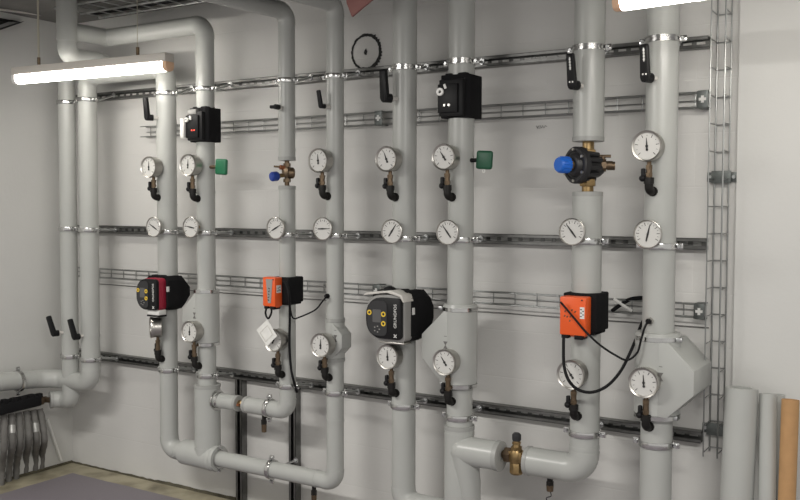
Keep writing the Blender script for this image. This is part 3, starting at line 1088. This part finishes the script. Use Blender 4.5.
for i in range(6):
    a = i * PI / 3 + .5
    p = d * .064 + (u_ * math.cos(a) + ZV * math.sin(a)) * .058
    MB().cyl(p, p + d * .008, .0055, seg=12).build('flange_bolt', M['steel'], fl)
for i in range(12):
    a = i * PI / 6 + .2
    p = (u_ * math.cos(a) + ZV * math.sin(a)) * .058
    MB().cyl(d * -.02 + p * .9, d * .045 + p, .009, seg=8).build('rib', M['valveblk'], fl)
MB().lathe([(0, .068), (.022, .068), (.022, .094), (0, .094)], (0, 0, 0), d, 20).build('neck', M['brass'], t)
mb = MB()
mb.lathe([(0, .090), (.024, .090), (.029, .095), (.029, .132), (.025, .139), (.012, .1405), (0, .140)], (0, 0, 0), d, 32)
for i in range(16):
    a = i * PI / 8
    mb.cyl(d * .094 + (u_ * math.cos(a) + ZV * math.sin(a)) * .0285, d * .130 + (u_ * math.cos(a) + ZV * math.sin(a)) * .0285, .0027, seg=6)
mb.build('blue_cap', M['blue'], t)
mb = MB()
mb.cyl((.02, .01, 0), (.085, .030, 0), .016, seg=16)
mb.cyl((.045, .018, 0), (.062, .024, 0), .023, seg=6)
mb.cyl((.065, .026, -.002), (.092, .036, -.002), .016, seg=16)
mb.build('drain_nozzle', M['bronze'], t)
mb = MB()
mb.cyl((.05, .022, .0), (.05, .022, .036), .009, seg=12)
mb.cyl((.02, .01, .034), (.078, .03, .034), .006, seg=10)
mb.build('test_cock', M['bronze'], t)

# small valve on the fifth pipe
zc = zp('3', 173)
t = thing('balancing_valve', 'small bronze valve with a dark blue knob in the gap of the fifth upright pipe', 'valve', (AX['3'], YP, zc))
z_t, z_b = zp('3', 160.5) - zc, zp('3', 186) - zc
MB().cyl((0, 0, z_b), (0, 0, z_t), .011, seg=16).build('tail', M['bronze'], t)
mb = MB()
mb.lathe([(0, -.022), (.020, -.022), (.024, -.012), (.024, .012), (.020, .022), (0, .022)], (0, 0, 0.004), (0, 0, 1), 8)
mb.lathe([(0, -.01), (.021, -.01), (.026, 0), (.026, .018), (.02, .024), (0, .024)], (.006, .008, 0.0), V((.5, .6, 0)), 20)
for zz in (.036, -.034):
    mb.cyl((0, 0, zz - .008), (0, 0, zz + .008), .017, seg=6)
mb.build('body', M['bronze'], t)
MB().cyl((-.004, -.014, .022), (-.014, -.034, .026), .011, seg=14).build('test_point', M['copper'], t)
MB().cyl((-.014, -.030, .027), (-.036, -.05, .029), .0045, seg=10).build('test_pin', M['bronze'], t)
MB().cyl((0, 0, -.008), (-.018, -.055, -.016), .010, seg=14).build('spindle', M['brass'], t)
mb = MB()
mb.lathe([(0, 0), (.019, 0), (.022, .006), (.022, .030), (.017, .037), (0, .038)], (-.016, -.045, -.015), V((-.4, -1, -.12)), 16)
mb.build('knob', M['dblue'], t)

# brass cross valve on the eighth pipe's branch
zc = z7b + .010
xv = W(516.5, 452, YP).x
t = thing('cross_valve', 'brass cross-shaped valve with a grey cap between two low horizontal pipes', 'valve', (xv, YP, zc))
xl, xrr = bx - xv, W(527, 457, YP).x - xv
mb = MB()
mb.cyl((xl, 0, 0), (xrr, 0, 0), .017, seg=20)
mb.build('through_pipe', M['bronze'], t)
mb = MB()
mb.lathe([(0, -.028), (.026, -.026), (.030, -.010), (.030, .012), (.024, .026), (0, .028)], (0, 0, 0), (0, 0, 1), 20)
mb.box((0, 0, 0), (.06, .045, .045), bev=.006)
mb.build('body', M['brass'], t)
MB().lathe([(.014, -.013), (.030, -.013), (.033, -.008), (.033, .008), (.030, .013), (.014, .013)], (xl + .024, 0, 0), (1, 0, 0), 6, True).build('union_nut', M['bronze'], t)
MB().lathe([(.014, -.008), (.028, -.008), (.030, -.004), (.030, .004), (.028, .008), (.014, .008)], (.038, 0, 0), (1, 0, 0), 6, True).build('union_nut', M['brass'], t)
MB().lathe([(0, 0), (.024, 0), (.028, -.006), (.028, -.042), (.022, -.050), (0, -.050)], (0, 0, -.022), (0, 0, 1), 8).build('bottom_cap', M['brass'], t)
mb = MB()
mb.cyl((0, 0, .022), (0, 0, .038), .024, seg=6)
mb.cyl((0, 0, .038), (0, 0, .065), .017, .012, seg=18)
mb.cyl((0, 0, .050), (0, 0, .057), .019, seg=6)
mb.build('bonnet', M['brass'], t)
MB().lathe([(0, 0), (.016, 0), (.018, .006), (.018, .024), (.012, .031), (0, .032)], (0, 0, .062), (0, 0, 1), 18).build('grey_cap', M['dkgrey'], t)

# small brass valve between stub and elbow
xa = W(241, 404, YP).x
t = thing('ball_valve', 'small brass valve between the insulated stub and the low elbow run', 'valve', (xa, YP, z3b))
xb = W(246, 407, YP).x - xa
mb = MB()
mb.cyl((xs - xa, 0, 0), (xb + .01, 0, 0), .009, seg=14)
mb.ball((.004, 0, 0), .017)
mb.cyl((-.012, 0, 0), (.002, 0, 0), .017, seg=6)
mb.build('body', M['brass'], t)
mb = MB()
mb.cyl((.004, 0, 0), (.004, -.03, 0), .006, seg=12)
mb.build('spindle', M['copper'], t)


def drain(label, px, py, Y, zt, zbot, r=.0085, wire=False):
    x = W(px, py, Y).x
    t = thing('drain_valve', label, 'valve', (x, Y, zbot), 0, 'drain nozzles under the low runs')
    h = zt - zbot
    mb = MB()
    mb.cyl((0, 0, h * .45), (0, 0, h + .01), r, seg=14)
    mb.cyl((0, 0, h * .45), (0, 0, h * .75), r * 1.35, seg=6)
    mb.build('nozzle', M['fitting'], t)
    mb = MB()
    mb.cyl((0, 0, 0), (0, 0, h * .48), r * 1.15, r * 1.3, seg=12)
    mb.build('cap', M['bronze'], t)
    if wire:
        MB().tube(smooth_path([(0, 0, .002), (.006, -.002, -.018), (-.014, 0, -.03), (-.010, 0, -.05), (-.022, 0, -.065), (-.010, 0, -.09), (-.016, 0, -.12)], 6), .0022, 8).build('chain', M['dkgrey'], t)


zz = z3b - .0385
drain('small dark drain nozzle hanging under the short elbow run of the fifth pipe', 264, 420, YP, zz, W(264, 432, YP).z, .010)
drain('small dark drain nozzle hanging under the long low horizontal run', 314, 490, YP, zl - .039, zl - .039 - .075, .010)
drain('dark drain nozzle with a dangling chain under the ninth pipe elbow', 550, 482, YP, z7b - .0555, W(550, 491, YP).z, .0115, True)


# green vent handles
def vent(k, px, py, label, m, stemm, s):
    x = AX[k] + RAD[k]
    c = W(px, py, YP - .01)
    t = thing('green_vent_handle', label, 'handle', (x, YP - .01, c.z), 0, 'green tags on the pipes')
    dx_ = c.x - x
    MB().cyl((-.012, .0, 0), (dx_ - s * .2, 0, 0), .0085, seg=12).build('stem', stemm, t)
    MB().box((dx_, 0, 0), (s * .95, .022, s), Matrix.Rotation(.06, 3, 'Y'), .010, 3).build('grip', m, t)
    MB().lathe([(.0045, -.001), (.0085, -.001), (.0085, .001), (.0045, .001)], (dx_ - s * .05, 0, -s * .58), V((.3, 1, 0)), 16, True).build('pull_ring', M['white'], t)


vent('2', 221.5, 166.8, 'bright green tag-shaped handle sticking out from the fourth upright pipe', M['green'], M['bronze'], .076)
vent('6', 484.5, 160, 'dark green tag-shaped handle sticking out from the eighth upright pipe', M['dgreen'], M['black'], .074)


# ------------------------------------------------------------------ cables and sensors
def cable(label, pts, r, m='rubber', sub=10):
    P = smooth_path(pts, sub)
    low = min(P, key=lambda p: p.z)
    o = MB().tube(P, r, 10).build('cable', M[m], None, low)
    tag(o, label, 'cable', None)
    return o


# sensor plugs
def plug(k, px, py, label, m, rr=.011):
    c = W(px, py, YP - RAD[k] * .9)
    t = thing('sensor_plug', label, 'sensor', c, 0)
    d = V((c.x - AX[k], c.y - YP, 0)).normalized()
    MB().cyl(-d * .01, d * .012, rr, seg=18).build('body', m, t)
    MB().cyl(d * .010, d * .018, rr * .7, seg=14).build('nut', M['rubber'], t)
    return c + d * .016


pc = plug('4', 328.5, 296, 'small black sensor plug in the side of the sixth upright pipe', M['rubber'])
cable('thin dark sensor cable sagging from the fifth pipe actuator to the sixth pipe',
      [W(284, 279, -.33), W(287, 288, -.335), W(289.5, 300, -.32), W(291, 312, -.29), W(293.5, 318.3, -.27), W(300, 317, -.26), W(315, 310, -.27), W(322, 302, -.28), W(326, 297, -.285), pc], .0035)
cable('black power cable running down the front of the fifth upright pipe',
      [W(283, 280, -.345), W(287.5, 286, -.34), W(289.5, 300, -.33), W(289.8, 320, -.275), W(289.5, 345, -.272), W(291, 368, -.270), W(293.5, 380, -.268), W(297, 392, -.20)], .0058)
p8 = plug('8', 650.5, 321, 'steel capped sensor plug in the last upright pipe above the winged box', M['steel'], .014)
cable('thin black sensor cable crossing the orange actuator and reaching the last pipe',
      [W(560.5, 302, -.37), W(564, 306, -.362), W(575, 319, -.36), W(586, 332, -.352), W(600, 345, -.34), (W(615, 355, -.33)), W(627, 360, -.32), W(637, 353, -.31), W(641, 340, -.31), W(644.5, 328, -.31), p8], .004)
cable('thick black cable looping from under the orange actuator up behind the last pipe',
      [W(564, 333, -.33), W(563.5, 345, -.345), W(564, 365, -.385), W(568.5, 380, -.40), W(578, 389.5, -.38), W(592, 392.2, -.36), W(607, 386, -.34), W(620, 372, -.31), W(630, 353, -.28), W(637, 336, -.22), W(642, 323, -.15), W(650, 312, -.14)], .0058)
cable('short black loop of wire under the orange actuator of the fifth pipe',
      [W(266.5, 308, -.318), W(265.5, 313, -.32), W(267, 317.5, -.32), W(269, 318, -.32), W(271.3, 313, -.32), W(271.5, 308, -.318)], .0045)
cable('black cable lying in the lower wire tray behind the last pipe', [W(612, 311, -.05), W(620, 305, -.05), W(630, 299.5, -.05), W(641, 298, -.05), W(650, 300, -.05)], .008)
cable('pale strap lying crossways in the lower wire tray', [W(614, 299, -.055), W(622, 304.5, -.056), W(632, 311, -.055)], .006, 'white')

# paper tag hanging on the gauge of the fifth pipe
fy = YP - .038 - .075
q = [W(256.5, 330, fy), W(267.3, 319.5, fy), W(277, 336, fy - .01), W(266.8, 346.5, fy - .012)]
mb = MB()
n_ = (q[1] - q[0]).cross(q[3] - q[0]).normalized() * .0012
lo = [mb.bm.verts.new(p) for p in q]
hi = [mb.bm.verts.new(p + n_) for p in q]
mb.bm.faces.new(lo)
mb.bm.faces.new(hi[::-1])
for i in range(4):
    mb.bm.faces.new((lo[i], lo[(i + 1) % 4], hi[(i + 1) % 4], hi[i]))
tg = thing('paper_tag', 'white paper tag hanging crooked over the gauge on the fifth upright pipe', 'tag', q[3])
mb.build('card', M['paper'], tg, q[3], 20)
q2 = [W(260, 332.5, fy - .006), W(267.5, 325, fy - .006), W(272.5, 334.5, fy - .012), W(265.5, 341.5, fy - .013)]
mb = MB()
for i in range(4):
    mb.cyl(q2[i], q2[(i + 1) % 4], .0010, seg=6)
mb.build('printed_border', M['lgrey'], tg, q[3])

# ------------------------------------------------------------------ wire trays
WR = .0024


def tray(label, x0, x1, zu, zlw, step=.10, brackets=()):
    t = thing('wire_tray', label, 'cable tray', (x0, 0, zlw), 0, 'horizontal wire trays')
    h = zu - zlw
    L = x1 - x0
    d = .055
    mb = MB()
    for z, y in ((0, -.012), (h * .5, -.012), (h, -.012), (0, -d), (h, -d)):
        mb.tube([(0, y, z), (L, y, z)], WR, 8)
    x = .03
    while x < L:
        mb.tube([(x, -d, 0), (x, -.010, 0), (x, -.010, h), (x, -d, h)], WR, 8)
        x += step
    mb.build('wire_mesh', M['wire'], t)
    for bxp in brackets:
        xc = bxp - x0
        mb = MB()
        mb.box((xc, -d - .003, h / 2), (.040, .003, h * 1.15), bev=.001)
        mb.box((xc, -d / 2, h * 1.08), (.034, d, .003))
        mb.box((xc, -d / 2, -h * .08), (.034, d, .003))
        pl = mb.build('coupler_plate', M['plate'], t)
        mb = MB()
        mb.box((xc, -d - .0055, h / 2), (.010, .002, .026))
        mb.box((xc, -d - .0056, h / 2), (.026, .002, .010))
        mb.build('cross_slot', M['print'], pl)
    mb = MB()
    mb.box((L - .012, -.022, h * .5), (.022, .03, .022), bev=.003)
    mb.cyl((L - .012, -.037, h * .5), (L - .012, -.048, h * .5), .007, seg=6)
    mb.build('end_bolt', M['galv'], t)


xe = W(709, 98, -.03).x
tray('upper wire tray running along the wall above the gauges', W(144, 135, -.03).x, xe, W(690, 94, -.01).z, W(690, 108.5, -.01).z, brackets=(W(702.5, 97, -.06).x, W(378, 117, -.06).x))
tray('lower wire tray running along the wall behind the pumps', .04, xe, W(690, 303, -.01).z, W(690, 316, -.01).z, brackets=(W(699, 309, -.06).x, W(376, 291, -.06).x))
# thin dark rod drawn as the shadow line cast below the lower tray
o = MB().tube([(.2, -.008, W(690, 326.5, -.008).z), (xe + .01, -.008, W(690, 326.5, -.008).z)], .0022, 8).build('tray_shadow_line', M['strut'], None, (.2, -.008, 1.06))
tag(o, 'thin dark line on the wall standing in for the shadow of the lower tray', 'wire')

# vertical wire ladder
t = thing('wire_ladder', 'tall vertical wire tray beside the last upright pipe', 'cable tray', (W(722, 300, -.01).x, 0, W(714, 452, -.02).z))
ox, oz = t.location.x, t.location.z
xa, xb = W(713.5, 240, -.012).x - ox, W(727.5, 240, -.012).x - ox
d = .105
mb = MB()
for x, y in ((xa, -.012), (xb, -.012), ((xa), -d), (xb, -d)):
    mb.tube([(x, y, 0), (x, y, H - oz)], .0034 if y > -.05 and x == xa or (y < -.05 and x == xb) else .0026, 8)
z = .015
while z < H - oz:
    mb.tube([(xa, -d, z), (xa, -.010, z), (xb, -.010, z), (xb, -d, z)], WR, 8)
    z += .1
mb.build('wire_mesh', M['wire'], t)
for py, wx in ((177, 722), (430, 714)):
    zc = W(720, py, -.02).z - oz
    xm = (xa + xb) / 2
    mb = MB()
    mb.box((xm, -.020, zc), ((xb - xa) + .020, .006, .046), bev=.001)
    mb.box((xm - .038, -.006, zc), (.030, .005, .036), bev=.001)
    mb.box((xm + .038, -.006, zc), (.030, .005, .036), bev=.001)
    b_ = mb.build('wall_bracket', M['plate'], t)
    for sx in (-.042, .042):
        MB().cyl((xm + sx, -.008, zc), (xm + sx, -.015, zc), .007, seg=6).build('bolt', M['galv'], b_)

# ------------------------------------------------------------------ hanging lamps
def lamp(label, A, B, wires, peach):
    """A, B: undersides of the diffuser's two ends"""
    A, B = V(A), V(B)
    d = (B - A)
    L = d.length
    d.normalize()
    c = (A + B) / 2
    ang = math.atan2(d.y, d.x)
    t = thing('batten_lamp', label, 'lamp', (c.x, c.y, c.z), ang, 'hanging tube lamps')
    MB().box((0, 0, .060), (L, .062, .038), bev=.004).build('housing', M['beige'], t)
    prof = [(-.026, .042), (.026, .042), (.027, .02), (.020, .006), (.008, 0), (-.008, 0), (-.020, .006), (-.027, .02)]
    MB().prism(prof, (-L / 2 + .022, 0, 0), V((0, 1, 0)), ZV, V((L - .044, 0, 0))).build('diffuser', M['lamp'], t)
    for sx in (-1, 1):
        MB().prism([(p[0] * 1.03, p[1]) for p in prof], (sx * (L / 2 - .022), 0, -.0008), V((0, 1, 0)), ZV, V((sx * .024, 0, 0)), .002).build('end_cap', M['cap' if sx == peach else 'white'], t)
    for x, r in wires:
        w_ = MB()
        w_.cyl((x * L, 0, .075), (x * L, 0, H - c.z), r, seg=8)
        w_.build('suspension_cord', M['cord'], t)
        MB().cyl((x * L, 0, .085), (x * L, 0, .12), .008, seg=10).build('cord_grip', M['bronze'], t)


lz = 2.125
lamp('hanging tube lamp in front of the corner pipes, on two thin cords', WZ(16, 84.2, lz), WZ(169.8, 71, lz), ((-.335, .005), (.31, .0016)), 1)
Bq = WZ(700, -.2, lz)
Aq = WZ(616, 11.3, lz)
lamp('hanging tube lamp in front of the last upright pipe, cut by the picture edge', Aq, Aq + (Bq - Aq).normalized() * .96, ((-.32, .004), (.3, .0016)), -1)

# ------------------------------------------------------------------ high things by the ceiling
yt = WZ(80, 14, 2.53).y
t = thing('ceiling_tray', 'dark wire tray with cables slung under the ceiling above the corner pipes', 'cable tray', (0.62, yt, 2.53))
mb = MB()
for y in (0, .12, -.16):
    mb.tube([(-.15, y, 0), (2.0, y, 0)], .006, 8)
for i in range(20):
    mb.tube([(-.1 + i * .1, -.16, -.004), (-.1 + i * .1, .12, -.004)], .003, 6)
mb.build('wire_mesh', M['galv'], t)
mb = MB()
for i, y in enumerate((-.12, .05, .08)):
    mb.tube(smooth_path([(-.15, y, .012), (.4, y + .02, .016), (1.0, y - .01, .012), (2.0, y + .01, .014)], 6), .007, 8)
mb.build('cable_bundle', M['rubber'], t)
t = thing('ceiling_conduit', 'pale conduit fixed high along the side wall with dark hanging clips', 'conduit', (.06, -.16, 2.52))
q0, q1 = WX(60, 16.8, .10), WX(0, 9.5, .10)
t.location = q0
dd = q1 - q0
MB().tube([-dd * .15, dd * 4], .0065, 10).build('tube', M['lgrey'], t)
for i in range(3):
    p_ = dd * (.03 + .13 * i)
    MB().tube([p_ + V((0, .016 * math.cos(a), .045 + .016 * math.sin(a))) for a in [j * PI / 6 for j in range(13)]], .005, 6).build('clip', M['rubber'], t)
    MB().cyl(p_ + V((0, 0, .0)), p_ + V((0, 0, .03)), .003, seg=6).build('hook', M['rubber'], t)
yb = WX(20, 17, .08).y
t = thing('ceiling_bracket', 'dark angled steel bracket high on the side wall near the lamp cord', 'bracket', (0, yb, 2.35))
zt = .18
mb = MB()
mb.prism([(0.05, zt), (.0, zt), (-.40, -.02), (-.40, .12), (-.3, zt)], (.0, 0, 0), V((0, 1, 0)), ZV, V((.012, 0, 0)), .001)
mb.prism([(0.05, zt), (.03, zt - .012), (-.40, -.035), (-.40, -.02)], (.0, 0, 0), V((0, 1, 0)), ZV, V((.05, 0, 0)), .001)
mb.build('plate', M['dkgrey'], t)
# red-brown plate hanging at the top
yq = -.45
q = [W(345, -6, yq), W(346.5, 3, yq), W(351.5, 16.6, yq), W(372.5, -1, yq), W(380, -8, yq)]
mb = MB()
o_ = q[2]
mb.prism([(p.x - o_.x, p.z - o_.z) for p in q], o_, XV, ZV, V((0, .012, 0)), .001)
t = thing('red_plate', 'red-brown painted steel plate poking down from the ceiling near the sixth pipe', 'plate', o_)
mb.build('panel', M['pinkred'], t, o_)
MB().box(V(((q[0].x + q[3].x) / 2, yq + .006, (q[0].z + H) / 2)), (.03, .03, H - q[0].z)).build('hanger', M['pinkred'], t, o_)

# ------------------------------------------------------------------ marks on the wall
c = W(366.3, 52, -.001)
mb = MB()
n = 72
inn, out_ = [], []
for i in range(n):
    a = 2 * PI * i / n
    ro = .084 + random.uniform(-.002, .002)
    if math.cos(a - .0) > .55 and i % 2:
        ro += random.uniform(.002, .010)
    ri = .070 + random.uniform(-.0015, .0015) + (.003 if math.cos(a - PI) > 0.3 else 0)
    out_.append((ro * math.cos(a), ro * math.sin(a)))
    inn.append((ri * math.cos(a), ri * math.sin(a)))
for i in range(n):
    j = (i + 1) % n
    vs = [mb.bm.verts.new((x, -.0012, z)) for x, z in (out_[i], out_[j], inn[j], inn[i])]
    mb.bm.faces.new(vs)
o = mb.build('wall_ring_mark', M['ink'])
mb = MB()
mb.prism([(-.006, -.011), (.005, -.014), (.009, .002), (.003, .016), (-.004, .010), (-.009, .0)], (-.004, 0, 0), XV, ZV, V((0, -.0012, 0)))
mb.build('centre_dot', M['ink'], o)
o.location = c
tag(o, 'dark smudged circle with a dot at its centre marked on the wall', 'mark')
c = W(541, 127, -.001)
mb = MB()
mb.tube([(-.022, -.0006, .006), (-.014, -.0006, -.006), (-.010, -.0006, .006), (-.017, -.0006, -.001), (-.004, -.0006, -.006), (-.004, -.0006, .007), (.003, -.0006, -.004), (.007, -.0006, .006), (.014, -.0006, -.005), (.018, -.0006, .005), (.026, -.0006, .001)], .0012, 5)
o = mb.build('pencil_note', M['pencil'])
o.location = c
tag(o, 'tiny pencilled scribble on the bare wall between the eighth and ninth pipes', 'mark')

# ------------------------------------------------------------------ manifold and hoses by the side wall
mp = []
mz0 = W(73, 462, 0).z
A0, A1 = WX(37.5, 401, .13), WX(0, 407.5, .13)
dirm = (A1 - A0)
A1 = A1 + dirm * .55
t = thing('black_manifold', 'black insulated heating manifold low on the side wall under the bent pipe', 'manifold', A0)
d = A1 - A0
rm = Matrix.Rotation(math.atan2(d.z, -d.y), 3, 'X')
cc = d / 2
MB().box(cc, (.09, d.length, .062), rm, .012, 3).build('header', M['foam'], t)
for i in range(7):
    p = d * (.03 + .15 * i)
    MB().box(p + V((.03, 0, .037)), (.03, .03, .022), bev=.004).build('valve_stub', M['rubber'], t)
MB().tube([V((0, .0, 0)), V((0.0, .028, 0.0)), V((0, .03, 0)), V((0, .055, 0))], [.026, .026, .018, .018], 14).build('union', M['bronze'], t)
e0 = V((0.165, -.275, zAb))
MB().cyl(V((0, .04, 0)), e0 - A0, .016, seg=14).build('spigot', M['bronze'], t)
hp = [((39.5, 409), (44.5, 440), (41, 470.5)), ((33, 410), (36.5, 440), (34.5, 472.5)), ((26, 411), (29, 440), (25, 475)), ((18.5, 413), (20, 443), (16, 478.5)), ((11, 414), (12, 445), (8.5, 481)), ((3.5, 415), (4, 447), (1, 485))]
names = ['first', 'second', 'third', 'fourth', 'fifth', 'sixth']
for i, (a_, b_, c_) in enumerate(hp):
    top, mid, bot = WX(*a_, .125), WX(*b_, .16), WZ(*c_, 0.0)
    pts = [top, top * .7 + mid * .3 + V((.006, 0, 0)), mid, bot + V((.012, 0, .10)), bot]
    t = thing('insulated_hose', 'grey foam-covered hose under the black manifold, %s one out from the corner' % names[i], 'hose', bot, 0, 'grey hoses below the manifold')
    P = smooth_path(pts, 8)
    MB().tube(P, [.0178 + .0010 * math.sin(j * 1.7 + i) for j in range(len(P))], 16).build('foam_sleeve', M['hose'], t, bot)
    j = 5 + (i * 5) % 16
    MB().tube(P[j:j + 4], .0195, 16).build('tape_wrap', M['tape'] if i % 3 == 1 else M['hose'], t, bot)
p0, p1 = WX(47, 419, .012), WX(61, 461, .02)
o = MB().box(((p0 + p1) / 2), (.012, .022, (p1 - p0).length), (p1 - p0).to_track_quat('Z', 'X').to_matrix(), .002).build('plastic_strip', M['white'], None, p1)
tag(o, 'white plastic strip leaning against the side wall near the corner', 'strip')


# ------------------------------------------------------------------ rolls leaning at the right
def roll(name, label, cat, top, bot, r, m, wall=.014, cap=None, group=None):
    top, bot = V(top), V(bot)
    d = (top - bot)
    L = d.length
    o = MB().lathe([(r - wall, 0), (r, 0), (r, L), (r - wall, L)], bot, d, 40, True).build(name, M[m], None, bot)
    return tag(o, label, cat, group)


def foot(ptop, Y, dx, dyy):
    return V((ptop.x + dx, Y + dyy, .0))


tp = W(741.8, 387.8, -.17)
roll('insulation_tube', 'thick grey insulation tube standing on end next to the wire ladder', 'tube', tp, foot(tp, -.17, -.008, -.06), .0555, 'pvc', .02, group='tubes leaning on the wall')
tp = W(768, 393.5, -.15)
roll('insulation_tube', 'slim pale insulation tube leaning beside the thick grey one', 'tube', tp, foot(tp, -.15, .030, -.11), .0285, 'pvc', .010, group='tubes leaning on the wall')
tp = W(778.5, 394.5, -.10)
roll('insulation_tube', 'thin pale tube showing behind the slim leaning one, next to the cardboard', 'tube', tp, foot(tp, -.10, .03, -.03), .022, 'pvc', .008, group='tubes leaning on the wall')
tp = W(790.5, 399.5, -.17)
roll('cardboard_tube', 'brown cardboard tube standing on end, last of the leaning tubes', 'tube', tp, foot(tp, -.17, .004, -.09), .0285, 'card', .004, group='tubes leaning on the wall')

# ------------------------------------------------------------------ light
S.view_settings.view_transform = 'Standard'
S.view_settings.look = 'None'
S.view_settings.gamma = 1
S.view_settings.use_curve_mapping = False
S.view_settings.exposure = 0.75
w = bpy.data.worlds.new('room_air')
S.world = w
w.use_nodes = True
w.node_tree.nodes['Background'].inputs[0].default_value = (1.0, 0.98, 0.94, 1)
w.node_tree.nodes['Background'].inputs[1].default_value = 0.38


def area(name, loc, tgt, sx, sy, power, col=(1, .95, .87)):
    l = bpy.data.lights.new(name, 'AREA')
    l.shape = 'RECTANGLE'
    l.size = sx
    l.size_y = sy
    l.energy = power
    l.color = col
    o = bpy.data.objects.new(name, l)
    COL.objects.link(o)
    o.location = loc
    o.rotation_euler = (V(tgt) - V(loc)).to_track_quat('-Z', 'Y').to_euler()
    return o


# unseen fill lights, added to stand in for other lamps of the room
area('fill_light', (1.5, -2.5, 2.35), (1.5, -2.3, 0), 1.4, .14, 34, (1, .97, .92))
area('fill_light', (4.6, -2.7, 2.35), (4.6, -2.5, 0), 1.4, .14, 34, (1, .97, .92))
